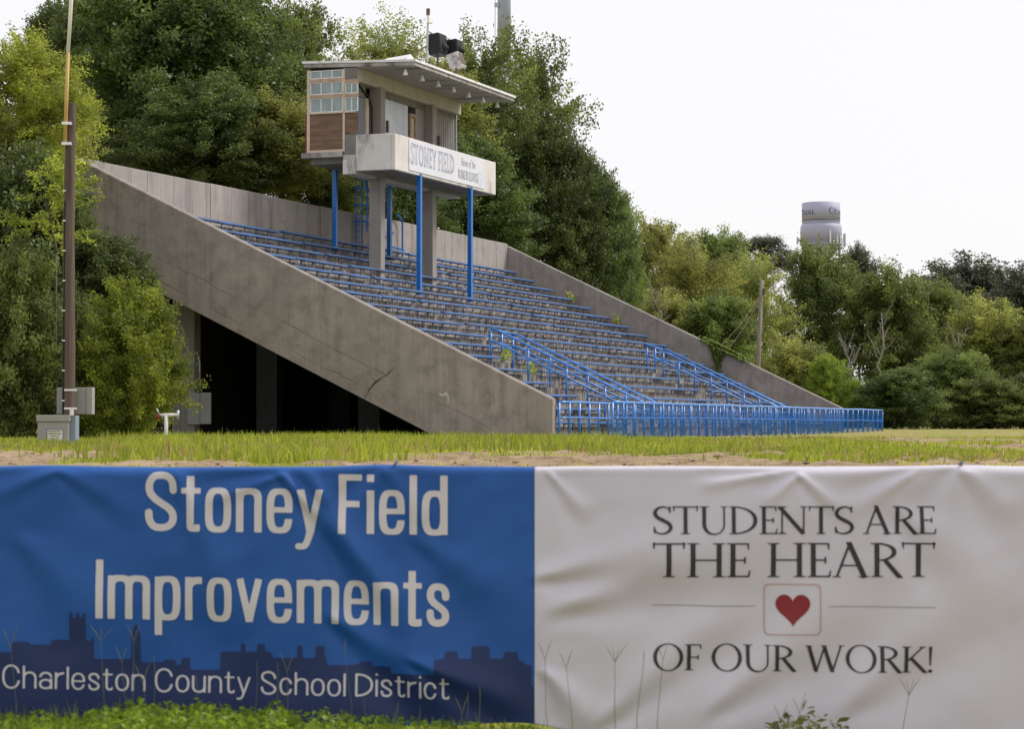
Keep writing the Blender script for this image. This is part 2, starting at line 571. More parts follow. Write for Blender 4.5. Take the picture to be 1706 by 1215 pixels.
# ------------------------------------------------------------------ grandstand  (local axes: u along the rows, v towards the back, z up)
S_, C_ = math.sin(YAW), math.cos(YAW)
ROT = math.pi / 2 - YAW
def W(u, v, z):
    """stand coordinates (z measured from the eye level) to the world"""
    return (X0 + u * S_ - v * C_, D0 + u * C_ + v * S_, z + H)
GROUND_S = -.47
def stand_root(name, label, cat, u, v, z, group=None):
    t = thing(name, label, cat, W(u, v, z), ROT, group)
    t['_o'] = (u, v, z)
    return t
class SB(MB):
    """builder in stand coordinates, moved to its root's origin on linking"""
    def part(s, name, mat, root, smooth=False, parent=None, bevel=0):
        o = root['_o']
        s.v = [(p[0] - o[0], p[1] - o[1], p[2] - o[2]) for p in s.v]
        ob = s.obj(name, mat, parent or root, smooth, bevel)
        return ob

L_, V_ = 45.26, 19.56
SL = .4808                       # wall rake
H0 = .976                        # wall top at the front
RISE, TREAD = .5346, 1.1154
def row_v(k): return 18.81 - TREAD * k
def row_z(k): return 8.7176 - RISE * k
NROW = 17
stand = stand_root('grandstand', 'long weathered concrete grandstand with blue bench rows and raked side walls', 'grandstand', 0, 0, GROUND_S)

def side_wall(u0, u1, solid=False):
    s = SB()
    top = lambda v: H0 + SL * v
    c = .05
    outer = [(0, -.8), (0, top(0) - c), (V_, top(V_) - c), (V_, 6.82), (4.15, -.55), (3.9, -.8)]
    s.prism_x(outer, u0, u1)
    # chamfered cap strip
    a, b = u0, u1
    s.add([(a, 0, top(0) - c), (a, V_, top(V_) - c), (a + c, V_, top(V_)), (a + c, 0, top(0)),
           (b - c, 0, top(0)), (b - c, V_, top(V_)), (b, V_, top(V_) - c), (b, 0, top(0) - c)],
          [(3, 2, 1, 0), (3, 4, 5, 2), (7, 6, 5, 4), (0, 7, 4, 3), (1, 2, 5, 6)])
    return s
side_wall(0, .32).part('side_wall', M['wall_conc'], stand)
w2 = side_wall(L_, L_ + .32).part('side_wall', M['wall_conc'], stand)
w2['label'] = 'far side wall with a creeper over its top'

# back wall: panels with open joints
edges = [0.33, 4.9, 10.2, 15.6, 21.0, 26.3, 31.7, 37.0, 42.0, L_ - .01]
random.seed(3)
for a, b in zip(edges[:-1], edges[1:]):
    dz = random.uniform(-.03, .03)
    SB().box(a + .012, b - .012, V_ - .25 + random.uniform(-.01, .01), V_ + .03, 6.9, 10.376 + dz).part('back_wall_panel', M['back_conc'], stand, bevel=.02)

# terrace steps
for k in range(NROW):
    v, z = row_v(k), row_z(k) - .20
    z_under = max(z - 1.0, -.55) if k < NROW - 1 else -.6
    v1 = v + TREAD + .12 if k else V_ - .26
    if k >= 11:                       # broken by the two stair aisles
        for a, b in ((.33, 11.2), (12.95, 32.35), (34.05, L_ - .01)):
            SB().box(a, b, v, v1, z_under, z).part('terrace_step', M['step_conc'], stand, bevel=.015)
        for a, b in ((11.2, 12.95), (32.35, 34.05)):
            SB().box(a, b, v + .02, v1, z_under, z).part('terrace_step', M['step_conc'], stand)
            SB().box(a + .004, b - .004, v - .5, v + .02, z_under - .3, z - RISE / 2).part('aisle_step', M['beam_conc'], stand, bevel=.015)
    else:
        SB().box(.33, L_ - .01, v, v1, z_under, z).part('terrace_step', M['step_conc'], stand, bevel=.015)

# benches
random.seed(21)
GAPS_UP = [(.36, 15.28), (15.72, 29.35), (29.75, 44.9)]
GAPS_LO = [(.36, 11.2), (12.98, 32.3), (34.1, 44.9)]
for k in range(NROW):
    v, z = row_v(k), row_z(k)
    for a, b in (GAPS_LO if k >= 11 else GAPS_UP):
        # boards are laid in lengths that no longer quite line up
        cuts = [a]
        while cuts[-1] < b - 6.5:
            cuts.append(cuts[-1] + random.uniform(3.6, 6))
        cuts.append(b)
        s = SB()
        lift = (0, .045, .02)[(GAPS_LO if k >= 11 else GAPS_UP).index((a, b))]
        for c0, c1 in zip(cuts[:-1], cuts[1:]):
            d0, d1 = random.uniform(-.018, .018), random.uniform(-.018, .018)
            d0, d1 = d0 + lift, d1 + lift
            vv = random.uniform(-.015, .015)
            c1 -= .02
            bw, bf = .07, -.23
            s.hexa([(c0, v + bf + vv, z - .085 + d0), (c1, v + bf + vv, z - .085 + d1), (c1, v + bw + vv, z - .085 + d1), (c0, v + bw + vv, z - .085 + d0),
                    (c0, v + bf + vv, z + d0), (c1, v + bf + vv, z + d1), (c1, v + bw + vv, z + d1), (c0, v + bw + vv, z + d0)])
        bench = s.part('bench', M['blue_bench'], stand, bevel=.012)
        s = SB()
        x = a + .35
        while x < b:
            if random.random() > .07:
                s.box(x - .018, x + .018, v - .03, v - .002, z - random.choice((.20, .24, .24, .28, .32)), z - .086)
                s.box(x - .018, x + .018, v - .20, v - .031, z - .115, z - .086)
            x += random.uniform(.98, 1.12)
        br = s.part('bench_bracket', M['bracket'], stand)
        br.parent = bench
        stuff(br)

# columns that carry the terrace
for u in (1.5, 8.5, 15.5, 22.5, 29.5, 36.5, 43):
    for v, z in ((15.25, 6.35), (10.6, 4.0)):
        if u < 2 and v < 12:
            continue
        SB().box(u, u + .5, v, v + .95, -.75, z).part('support_column', M['beam_conc'] if u < 2 else M['dark'], stand)  # deeper columns coloured near-black to paint the shade under the terrace
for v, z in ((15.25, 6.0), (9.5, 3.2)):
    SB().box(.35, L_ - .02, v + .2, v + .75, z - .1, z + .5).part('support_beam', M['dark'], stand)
# rear foundation wall under the top rows
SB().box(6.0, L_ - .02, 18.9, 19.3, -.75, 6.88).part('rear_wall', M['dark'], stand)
SB().box(L_ + .02, L_ + .3, 3.8, 19.0, -.75, 1.2).part('blackout_infill', M['dark'], stand)  # dark panel added to shut out brightness from the far end
SB().box(20, 20.3, 8.5, 18.8, -.75, 2.4).part('blackout_wall', M['dark'], stand)  # dark wall added so the opening under the stand stays black

# ------------------------------------------------------------------ press box
A0, A1 = 16.73, 28.96
pb = stand_root('press_box', 'boxy concrete press box on columns above the stand with a jutting flat roof', 'press box', 22.85, 15.6, 6.3)
def P(name, mat, *boxes, parent=None, bevel=0):
    s = SB()
    for b in boxes:
        s.box(*b)
    return s.part(name, mat, pb, parent=parent, bevel=bevel)
P('concrete_column', M['col_conc'], (19.05, 19.52, 15.33, 15.93, 6.3, 11.3), (19.05, 19.52, 15.33, 15.93, 11.7, 15.52), bevel=.02)
P('concrete_column', M['col_conc'], (25.08, 25.58, 15.33, 15.93, 6.3, 11.3), (25.08, 25.58, 15.33, 15.93, 11.7, 15.52), bevel=.02)
for u, v, z0, z1 in ((19.6, 13.66, 6.0, 11.52), (25.75, 13.66, 6.0, 11.52), (19.35, 17.8, 8.1, 12.1), (25.5, 17.8, 8.1, 12.1)):
    P('support_post', M['blue_post'], (u - .1, u + .1, v - .1, v + .1, z0, z1), (u - .15, u + .15, v - .14, v + .14, z0 - .02, z0 + .03))
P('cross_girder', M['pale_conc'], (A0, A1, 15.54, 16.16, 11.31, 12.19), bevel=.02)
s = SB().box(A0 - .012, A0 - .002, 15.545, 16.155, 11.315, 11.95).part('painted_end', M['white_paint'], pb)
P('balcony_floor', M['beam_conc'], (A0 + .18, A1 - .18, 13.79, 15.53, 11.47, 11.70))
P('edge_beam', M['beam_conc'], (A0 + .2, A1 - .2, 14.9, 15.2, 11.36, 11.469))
P('parapet', M['white_paint'], (A0, A1, 13.6, 13.785, 11.43, 13.05), bevel=.025)
P('parapet', M['white_paint'], (A0, A0 + .17, 13.787, 15.537, 11.44, 13.06), bevel=.025)
P('parapet', M['white_paint'], (A1 - .17, A1, 13.787, 15.537, 11.44, 13.06), bevel=.025)
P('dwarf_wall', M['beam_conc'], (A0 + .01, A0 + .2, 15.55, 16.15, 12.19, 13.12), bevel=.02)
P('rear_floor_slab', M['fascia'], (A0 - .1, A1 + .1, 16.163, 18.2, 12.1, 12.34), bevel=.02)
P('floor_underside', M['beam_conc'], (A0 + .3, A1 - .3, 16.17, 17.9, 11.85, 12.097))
# roof
s = SB()
rz = lambda v: 16.26 + (v - 12.62) * .037
u0, u1, v0, v1 = A0 - .06, A1 + .02, 12.62, 18.1
s.hexa([(u0, v0, rz(v0) - .24), (u1, v0, rz(v0) - .24), (u1, v1, rz(v1) - .24), (u0, v1, rz(v1) - .24),
        (u0, v0, rz(v0) - .06), (u1, v0, rz(v0) - .06), (u1, v1, rz(v1) - .06), (u0, v1, rz(v1) - .06)])
roof = s.part('roof', M['fascia'], pb, bevel=.015)
s = SB()
a, b, c, d = u0 - .04, u1 + .04, v0 - .06, v1 + .06
s.hexa([(a, c, rz(c) - .058), (b, c, rz(c) - .058), (b, d, rz(d) - .058), (a, d, rz(d) - .058),
        (a, c, rz(c) + .05), (b, c, rz(c) + .05), (b, d, rz(d) + .05), (a, d, rz(d) + .05)])
fl = s.part('roof_flashing', M['flashing'], pb)
fl.parent = roof
s = SB()
s.hexa([(u0 + .08, v0 + .1, rz(v0) - .27), (u1 - .08, v0 + .1, rz(v0) - .27), (u1 - .08, 15.43, rz(15.4) - .27), (u0 + .08, 15.43, rz(15.4) - .27),
        (u0 + .08, v0 + .1, rz(v0) - .235), (u1 - .08, v0 + .1, rz(v0) - .235), (u1 - .08, 15.43, rz(15.4) - .235), (u0 + .08, 15.43, rz(15.4) - .235)])
so = s.part('soffit', M['soffit'], pb)
so.parent = roof
# small white cricket at the roof's front corner
s = SB()
s.add([(16.62, 12.98, 16.3), (17.8, 12.98, 16.3), (17.12, 13.02, 16.62), (16.62, 14.2, 16.34), (17.8, 14.2, 16.34), (17.12, 14.1, 16.5)],
      [(0, 1, 2), (3, 5, 4), (0, 2, 5, 3), (1, 4, 5, 2), (0, 3, 4, 1)])
cr = s.part('roof_cricket', M['flashing'], pb)
cr.parent = roof
P('roof_beam', M['pale_conc'], (A0 + .06, A1, 15.45, 16.1, 15.5, 16.12), bevel=.02)
P('beam_end', M['beam_conc'], (A0 - .01, A0 + .058, 15.47, 16.1, 15.58, 16.1))
# left end wall: timber framing with windows above plywood
P('wall_post', M['pale_wood'], (A0 - .02, A0 + .11, 17.80, 17.95, 12.345, 16.1))
P('wall_post', M['pale_wood'], (A0 - .03, A0 + .09, 16.06, 16.16, 12.345, 16.08))
P('wall_rail', M['raw_wood'], (A0 - .026, A0 + .06, 16.165, 17.797, 15.52, 15.68))
P('wall_rail', M['raw_wood'], (A0 - .026, A0 + .06, 15.36, 16.055, 15.42, 15.58))
P('wall_rail', M['raw_wood'], (A0 - .026, A0 + .06, 16.165, 17.797, 14.80, 14.96))
P('wall_rail', M['raw_wood'], (A0 - .026, A0 + .06, 15.40, 16.055, 14.80, 14.95))
P('sill', M['pale_wood'], (A0 - .08, A0 + .1, 16.165, 17.797, 14.08, 14.15))
P('sill', M['pale_wood'], (A0 - .08, A0 + .1, 15.55, 16.055, 14.08, 14.14))
P('bottom_plate', M['pale_wood'], (A0 - .02, A0 + .1, 16.165, 17.797, 12.345, 12.45))
P('plywood_panel', M['plywood'], (A0, A0 + .03, 17.0, 17.795, 12.452, 14.078))
P('plywood_panel', M['plywood'], (A0 + .004, A0 + .03, 16.166, 16.995, 12.452, 14.078))
P('plywood_panel', M['plywood'], (A0, A0 + .03, 15.40, 16.055, 13.13, 14.078))
def window(v0, v1, z0, z1, n):
    fr = [(A0 + .005, A0 + .055, v0, v1, z0, z0 + .035), (A0 + .005, A0 + .055, v0, v1, z1 - .035, z1)]
    for i in range(n + 1):
        c = v0 + (v1 - v0) * i / n
        c = min(max(c, v0 + .022), v1 - .022)
        fr.append((A0 + .005, A0 + .055, c - .022, c + .022, z0 + .036, z1 - .036))
    w = P('window', M['win_frame'], *fr)
    for i in range(n):
        c0, c1 = v0 + (v1 - v0) * i / n + .024, v0 + (v1 - v0) * (i + 1) / n - .024
        P('pane', M['glass'], (A0 + .025, A0 + .035, c0, c1, z0 + .037, z1 - .037), parent=w)
for z0, z1 in ((15.685, 16.06), (14.965, 15.515), (14.155, 14.795)):
    window(16.17, 17.795, z0, z1, 3)
for z0, z1 in ((14.955, 15.415), (14.145, 14.795)):
    window(15.42, 16.05, z0, z1, 2)
P('end_lining', M['dark'], (A0 + .12, A0 + .15, 16.2, 17.75, 12.35, 16.0))
P('rear_wall', M['dark'], (A0 + .12, A1, 17.82, 17.95, 12.35, 16.15))
P('red_downpipe', M['red_valve'], (A0 + .02, A0 + .12, 17.96, 18.06, 12.35, 14.1))
# front wall behind the balcony
P('front_wall', M['beam_conc'], (A0 + .1, 17.28, 15.76, 15.9, 12.2, 15.49), (17.28, 18.3, 15.76, 15.9, 14.95, 15.49))
dr = P('door', M['door'], (17.3, 18.28, 15.80, 15.85, 12.2, 14.93))
P('door_knob', M['silver_band'], (17.42, 17.50, 15.74, 15.795, 13.85, 13.93), parent=dr)
P('door_trim', M['pale_wood'], (18.30, 18.62, 15.74, 15.85, 12.2, 14.95))
s = SB().tube([(17.4, 15.7, 15.45), (17.9, 15.68, 15.2), (18.5, 15.66, 14.95), (18.75, 15.66, 14.5), (18.78, 15.66, 12.3)], .04, 6)
s.part('conduit', M['black'], pb)
def corrugated(u0, u1, z0, z1, mat, pitch=.27, amp=.06, v=15.80):
    s = SB()
    n = max(2, round((u1 - u0) / pitch))
    prof = []
    for i in range(n):
        x = u0 + (u1 - u0) * i / n
        w = (u1 - u0) / n
        prof += [(x, v), (x + w * .55, v), (x + w * .7, v - amp), (x + w * .85, v - amp)]
    prof.append((u1, v))
    vs = [(x, y, z0) for x, y in prof] + [(x, y, z1) for x, y in prof]
    m = len(prof)
    s.add(vs, [(i, i + 1, i + 1 + m, i + m) for i in range(m - 1)])
    s.add([(x, y + .02, z) for x, y, z in vs], [(i + m, i + 1 + m, i + 1, i) for i in range(m - 1)])
    return s
bounds = [19.55, 20.9, 22.0, 23.05]
for a, b in zip(bounds[:-1], bounds[1:]):
    corrugated(a, b - .01, 12.2, 15.2, M['corrugated']).part('corrugated_sheet', M['corrugated'], pb)
P('header', M['beam_conc'], (19.55, 25.05, 15.78, 15.9, 15.21, 15.49), (25.6, A1, 15.78, 15.9, 15.31, 15.49))
P('door_frame', M['raw_wood'], (23.28, 23.42, 15.72, 15.85, 12.2, 14.75), (23.9, 24.02, 15.72, 15.85, 12.2, 14.75), (23.28, 24.02, 15.725, 15.845, 14.752, 14.88))
P('door', M['pale_wood'], (23.44, 23.88, 15.80, 15.84, 12.2, 14.72))
P('wall_sheet', M['grey_sheet'], (24.04, 25.06, 15.77, 15.82, 12.2, 15.2))
b2 = [25.6, 26.75, 27.85, A1]
for a, b in zip(b2[:-1], b2[1:]):
    corrugated(a, b - .012, 12.2, 15.3, M['grey_sheet'], .3, .05).part('corrugated_sheet', M['grey_sheet'], pb)
P('corner_trim', M['galv'], (A1 - .02, A1 + .05, 15.7, 15.78, 12.2, 15.5))
for u in (19.53, 25.59):
    P('fuse_box', M['rust_metal'], (u, u + .1, 15.2, 15.32, 13.5, 14.05))

# lamps under the eave
for i in range(7):
    u = 16.98 + i * 1.86
    od = ['first', 'second', 'third', 'fourth', 'fifth', 'sixth', 'last'][i]
    lm = stand_root('eave_lamp', '%s white bell lamp from the left, hanging under the press box eave' % od, 'lamp', u, 13.2, 15.62, 'bell lamps under the eave')
    s = SB().lathe([(.02, 15.99), (.02, 15.93), (.055, 15.91), (.06, 15.83), (.085, 15.78), (.12, 15.69), (.13, 15.66), (.115, 15.66), (.09, 15.72), (.03, 15.8)], 12, u, 13.2)
    s.part('lamp_shade', M['lamp_white'], lm, True)
    SB().tube([(u, 13.2, 15.98), (u, 13.2, 16.03)], .05, 8).part('lamp_mount', M['galv'], lm)

# roof mast and speakers
mast = stand_root('antenna_mast', 'thin steel mast on the press box roof with a small white box', 'mast', 22.4, 14.5, rz(14.5) + .05)
SB().tube([(22.36, 14.5, rz(14.5) + .05), (22.55, 14.5, 19.4)], .05, 8).part('mast_pole', M['galv'], mast)
SB().tube([(22.55, 14.5, 19.38), (22.56, 14.5, 19.68)], .09, 8).part('mast_head', M['rust_metal'], mast)
SB().box(22.26, 22.72, 14.32, 14.44, 18.97, 19.28).part('radio_box', M['lamp_white'], mast, bevel=.02)
for p in ([(22.42, 14.5, 17.9), (20.4, 15.3, 16.75)], [(22.4, 14.5, 17.2), (21.4, 14.2, 16.45)]):
    SB().tube(p, .035, 6).part('stay_rod', M['rust_metal'], mast)

def speaker(label, u, v, z, w, h, dpt, rot, tilt, mat):
    t = stand_root('roof_speaker', label, 'loudspeaker', u, v, rz(v) + .05, 'loudspeakers on the roof')
    m = Matrix.Rotation(rot, 4, 'Z') @ Matrix.Rotation(tilt, 4, 'X')
    b = MB().box(-w / 2, w / 2, -dpt / 2, dpt / 2, -h / 2, h / 2)
    g = MB().box(-w / 2 + .06, w / 2 - .06, -dpt / 2 - .02, -dpt / 2 - .003, -h / 2 + .06, h / 2 - .06)
    hn = MB()
    hn.lathe([(.26, 0), (.24, .06), (.1, .16), (.08, .2)], 14)
    o = t['_o']
    off = Vector((u - o[0], v - o[1], z - o[2]))
    for nm, mb, mt in (('cabinet', b, mat), ('grille', g, M['black'])):
        mb.v = [tuple(m @ Vector(p) + off) for p in mb.v]
        mb.obj(nm, mt, t, bevel=.025 if nm == 'cabinet' else 0)
    c = m @ Vector((0, -dpt / 2 - .16, -h / 2 + .3)) + off
    q = m @ Matrix.Rotation(math.pi / 2, 4, 'X')
    hn.v = [tuple(q @ Vector(p) * 1.0 + (m @ Vector((0, -dpt / 2 - .02, -h / 2 + .3)) + off)) for p in hn.v]
    hn.obj('horn', mat, t, True)
    MB().tube([(0, 0, 0), (off.x, off.y, off.z - h / 2 + .1)], .05, 8).obj('speaker_post', M['rust_metal'], t)
    return t
speaker('large black loudspeaker on the roof beside the thin mast', 23.7, 14.5, 18.12, 1.0, 1.0, .62, 0, -.12, M['black'])
speaker('smaller black loudspeaker on the roof, farther from the thin mast', 24.7, 14.0, 18.05, .85, .85, .5, 0, -.12, M['black'])
hb = stand_root('weathered_horn_speaker', 'weathered whitish horn box hanging below the black loudspeakers', 'loudspeaker', 24.2, 13.75, 16.35)
m = Matrix.Rotation(.1, 4, 'Z') @ Matrix.Rotation(-.3, 4, 'X')
for nm, mb, mt in (('cabinet', MB().box(-.42, .42, -.3, .3, -.33, .33), plain('peeling_white_paint', (.52, .50, .48), .8, .2, 3, 0, .2, ((.10, .085, .08), 3.5, (1, 1, 1), .46))),
                   ('grille', MB().box(-.36, .36, -.32, -.303, -.27, .27), M['rust_metal'])):
    mb.v = [tuple(m @ Vector(p) + Vector((0, 0, 1.05))) for p in mb.v]
    mb.obj(nm, mt, hb)
MB().tube([(0, 0, 0), (0, 0, .9)], .05, 8).obj('speaker_post', M['rust_metal'], hb)
rod = stand_root('speaker_tie_rod', 'thin rusty rod tying the mast to the black loudspeakers', 'rod', 22.5, 14.5, 17.8)
SB().tube([(22.47, 14.5, 18.62), (23.3, 14.5, 18.55), (25.1, 14.1, 18.38)], .03, 6).part('tie_rod', M['rust_metal'], rod)

# caged ladder behind the box
ld = stand_root('caged_ladder', 'blue caged steel ladder behind the near concrete column', 'ladder', 24.6, 19.1, 8.6)
s = SB()
for u in (24.55, 25.25):
    s.tube([(u, 19.15, 8.6), (u, 19.15, 12.4)], .035, 6)
s.part('ladder_rail', M['blue_post'], ld)
for i in range(11):
    SB().tube([(24.55, 19.15, 8.9 + i * .32), (25.25, 19.15, 8.9 + i * .32)], .025, 6).part('rung', M['blue_post'], ld)
s = SB()
for z in (9.9, 10.7, 11.5):
    s.tube([(24.2, 19.1, z), (24.2, 18.4, z), (25.6, 18.4, z), (25.6, 19.1, z)], .04, 6)
for u in (24.2, 25.6):
    s.tube([(u, 18.4, 9.4), (u, 18.4, 11.9)], .035, 6)
s.tube([(23.9, 18.4, 12.0), (24.2, 18.4, 11.5), (25.6, 18.4, 10.75)], .045, 6)
s.tube([(25.2, 18.6, 9.5), (25.6, 18.4, 9.1)], .05, 6)
s.part('cage', M['blue_post'], ld)
gr = stand_root('ladder_guard_rail', 'short blue guard rail against the back wall behind the rear post', 'guard rail', 29.0, 19.0, 8.5)
SB().tube([(28.2, 19.1, 9.02), (30.2, 19.1, 8.95)], .05, 6).part('bottom_rail', M['blue_post'], gr)
SB().tube([(28.2, 19.1, 9.75), (28.9, 19.1, 9.72)], .05, 6).part('middle_rail', M['blue_post'], gr)
SB().tube([(30.0, 19.1, 8.5), (30.0, 19.1, 10.3), (29.75, 19.1, 10.55), (29.3, 19.1, 10.7)], .05, 6).part('guard_post', M['blue_post'], gr)
SB().tube([(28.3, 19.1, 8.5), (28.3, 19.1, 9.8)], .05, 6).part('guard_post', M['blue_post'], gr)

# ------------------------------------------------------------------ railings
RR = .043
def railing(name, label, u0, u1, v, ztop, zmid, step, first_mesh=None, zb=None):
    t = stand_root(name, label, 'railing', u0, v, GROUND_S, 'railings along the foot of the stand')
    n = round((u1 - u0) / step)
    us = [u0 + (u1 - u0) * i / n for i in range(n + 1)]
    zz = lambda u: ztop + (vnoise(u * .4, v * 3, 4) - .5) * .05
    SB().tube([(u, v, float(zz(u))) for u in us], RR * 1.15, 8).part('top_rail', M['blue_paint'], t, True)
    SB().tube([(u, v, float(zz(u)) - (ztop - zmid)) for u in us], RR * .85, 8).part('middle_rail', M['blue_paint'], t, True)
    for u in us:
        x, y, _ = W(u, v, 0)
        SB().tube([(u, v, gz(x, y) - H - .12), (u, v, float(zz(u)) - .01)], RR, 8).part('rail_post', M['blue_paint'], t, True)
    return t, us
railing('stand_railing', 'blue pipe railing along the front edge of the stand', .35, 45.0, -.12, .86, .30, 1.08)
ramp, us = railing('ramp_railing', 'outer blue railing with wire mesh panels in front of the stand', 1.85, 47.9, -1.62, .85, .28, 1.2)
# chain-link infill: thin crossing wires, one joined piece
s = SB()
wv = -1.66
zt, zb = .82, -.40
h = zt - zb
r = .0030
x = 1.9 - h
while x < 47.9:
    for sg in (1, -1):
        a0, a1 = (x, x + h) if sg > 0 else (x + h, x)
        za, zc = zb, zt
        lo, hi = 1.9, 47.9
        # clip to the panel
        pa, pc = [a0, za], [a1, zc]
        for p, q in ((pa, pc), (pc, pa)):
            for lim in (lo, hi):
                if (lim == lo and p[0] < lo) or (lim == hi and p[0] > hi):
                    k_ = (lim - p[0]) / (q[0] - p[0]) if q[0] != p[0] else 0
                    if 0 < k_ < 1:
                        p[1] = p[1] + (q[1] - p[1]) * k_
                        p[0] = lim
        if lo <= pa[0] <= hi and lo <= pc[0] <= hi:
            s.tube([(pa[0], wv + .004 * sg, pa[1]), (pc[0], wv + .004 * sg, pc[1])], r, 3, False)
    x += .085
stuff(s.part('wire_mesh', M['blue_paint'], ramp))

def stair_rail(label, u, v0, far):
    """two pipes down one side of a stair aisle"""
    t = stand_root('stair_handrail', label, 'handrail', u[0], v0, 2.6, 'stair handrails')
    zt = lambda v: .82 + .473 * v
    for uu in u:
        vb, vf = v0 if uu == u[0] else v0 - .35, .05
        zk = zt(vb - .17) + .03
        SB().tube([(uu, vb, zk), (uu, vb - .10, zk), (uu, vb - .22, zk - .03), (uu, vf, zt(vf) + .02), (uu, vf - .12, zt(vf) - .12), (uu, vf - .12, -.3)], RR, 8).part('hand_rail', M['blue_paint'], t, True)
        SB().tube([(uu, vb, zk - .52), (uu, vb - .10, zk - .52), (uu, vb - .22, zk - .55), (uu, vf, zt(vf) - .50)], RR * .9, 8).part('middle_rail', M['blue_paint'], t, True)
        for v in (vb, vb - 1.64, vb - 3.3, vb - 4.95):
            k = max(0, min(16, math.floor((18.81 - v) / TREAD) + 1))
            zb_ = row_z(k) - .2 - .25
            SB().tube([(uu, v, zb_), (uu, v, (zk if v == vb else zt(v) + .02) - .01)], RR, 8).part('rail_post', M['blue_paint'], t, True)
    va = v0 - .17
    za, zc = zt(v0 - .17) + .03, zt(v0 - .52) + .03
    SB().tube([(u[0], v0, za), (u[1], v0 - .35, zc)], RR, 8).part('cross_rail', M['blue_paint'], t, True)
    SB().tube([(u[0], v0, za - .52), (u[1], v0 - .35, zc - .52)], RR * .9, 8).part('cross_rail', M['blue_paint'], t, True)
    um = (u[0] + u[1]) / 2
    k = math.floor((18.81 - va) / TREAD) + 1
    SB().tube([(um, va, row_z(k) - .4), (um, va, (za + zc) / 2)], RR, 8).part('rail_post', M['blue_paint'], t, True)
stair_rail('blue stair handrail at the aisle nearer the plain concrete end wall', (11.27, 12.88), 6.83, 0)
stair_rail('blue stair handrail at the farther aisle, beside the wall with creeper', (32.4, 33.98), 6.87, 1)

# ------------------------------------------------------------------ lettering engine: shapes as signed fields, meshed on a fine grid
def f_rect(x, y, x0, x1, y0, y1):
    return np.maximum(np.abs(x - (x0 + x1) / 2) - (x1 - x0) / 2, np.abs(y - (y0 + y1) / 2) - (y1 - y0) / 2)
def f_line(x, y, x0, y0, x1, y1, w0, w1=None, cap=0.0):
    w1 = w0 if w1 is None else w1
    dx, dy = x1 - x0, y1 - y0
    l = math.hypot(dx, dy)
    t = ((x - x0) * dx + (y - y0) * dy) / l
    n = np.abs((x - x0) * -dy + (y - y0) * dx) / l
    ww = w0 + (w1 - w0) * np.clip(t / l, 0, 1)
    return np.maximum(n - ww / 2, np.abs(t - l / 2) - l / 2 - cap)
def f_poly(x, y, pts, ws):
    """stroke along a smooth path; ws = widths at the points"""
    pts = np.array(pts, float)
    ws = np.array(ws if hasattr(ws, '__len__') else [ws] * len(pts), float)
    P_, Q = [], []
    n = len(pts)
    for i in range(n - 1):
        p0, p1, p2, p3 = pts[max(i - 1, 0)], pts[i], pts[i + 1], pts[min(i + 2, n - 1)]
        for t in np.linspace(0, 1, 9)[:-1]:
            P_.append(.5 * (2 * p1 + (p2 - p0) * t + (2 * p0 - 5 * p1 + 4 * p2 - p3) * t * t + (3 * p1 - p0 - 3 * p2 + p3) * t ** 3))
            Q.append(ws[i] + (ws[i + 1] - ws[i]) * t)
    P_.append(pts[-1])
    Q.append(ws[-1])
    d = np.full(x.shape, 1e3)
    last = len(P_) - 2
    for i in range(len(P_) - 1):
        a, b = P_[i], P_[i + 1]
        e = b - a
        l2 = e @ e + 1e-12
        t = ((x - a[0]) * e[0] + (y - a[1]) * e[1]) / l2
        tc = np.clip(t, 0, 1)
        r = np.hypot(x - a[0] - e[0] * tc, y - a[1] - e[1] * tc) - (Q[i] + (Q[i + 1] - Q[i]) * tc) / 2
        if i == 0:
            r = np.where(t < 0, np.maximum(r, -t * math.sqrt(l2)), r)
        if i == last:
            r = np.where(t > 1, np.maximum(r, (t - 1) * math.sqrt(l2)), r)
        d = np.minimum(d, r)
    return d
def f_sup(x, y, cx, cy, a, b, n):
    a, b = max(a, 1e-3), max(b, 1e-3)
    return ((np.abs((x - cx) / a) ** n + np.abs((y - cy) / b) ** n) ** (1 / n) - 1) * min(a, b)
def f_ring(x, y, cx, cy, a, b, t, n, tv=None):
    """ring with outer half sizes a, b; stroke t at the sides, tv at top and bottom"""
    return np.maximum(f_sup(x, y, cx, cy, a, b, n), -f_sup(x, y, cx, cy, a - t, b - (tv if tv else t), n))
U = lambda *a: np.minimum.reduce(a)
def cut(a, b):
    return np.maximum(a, -b)

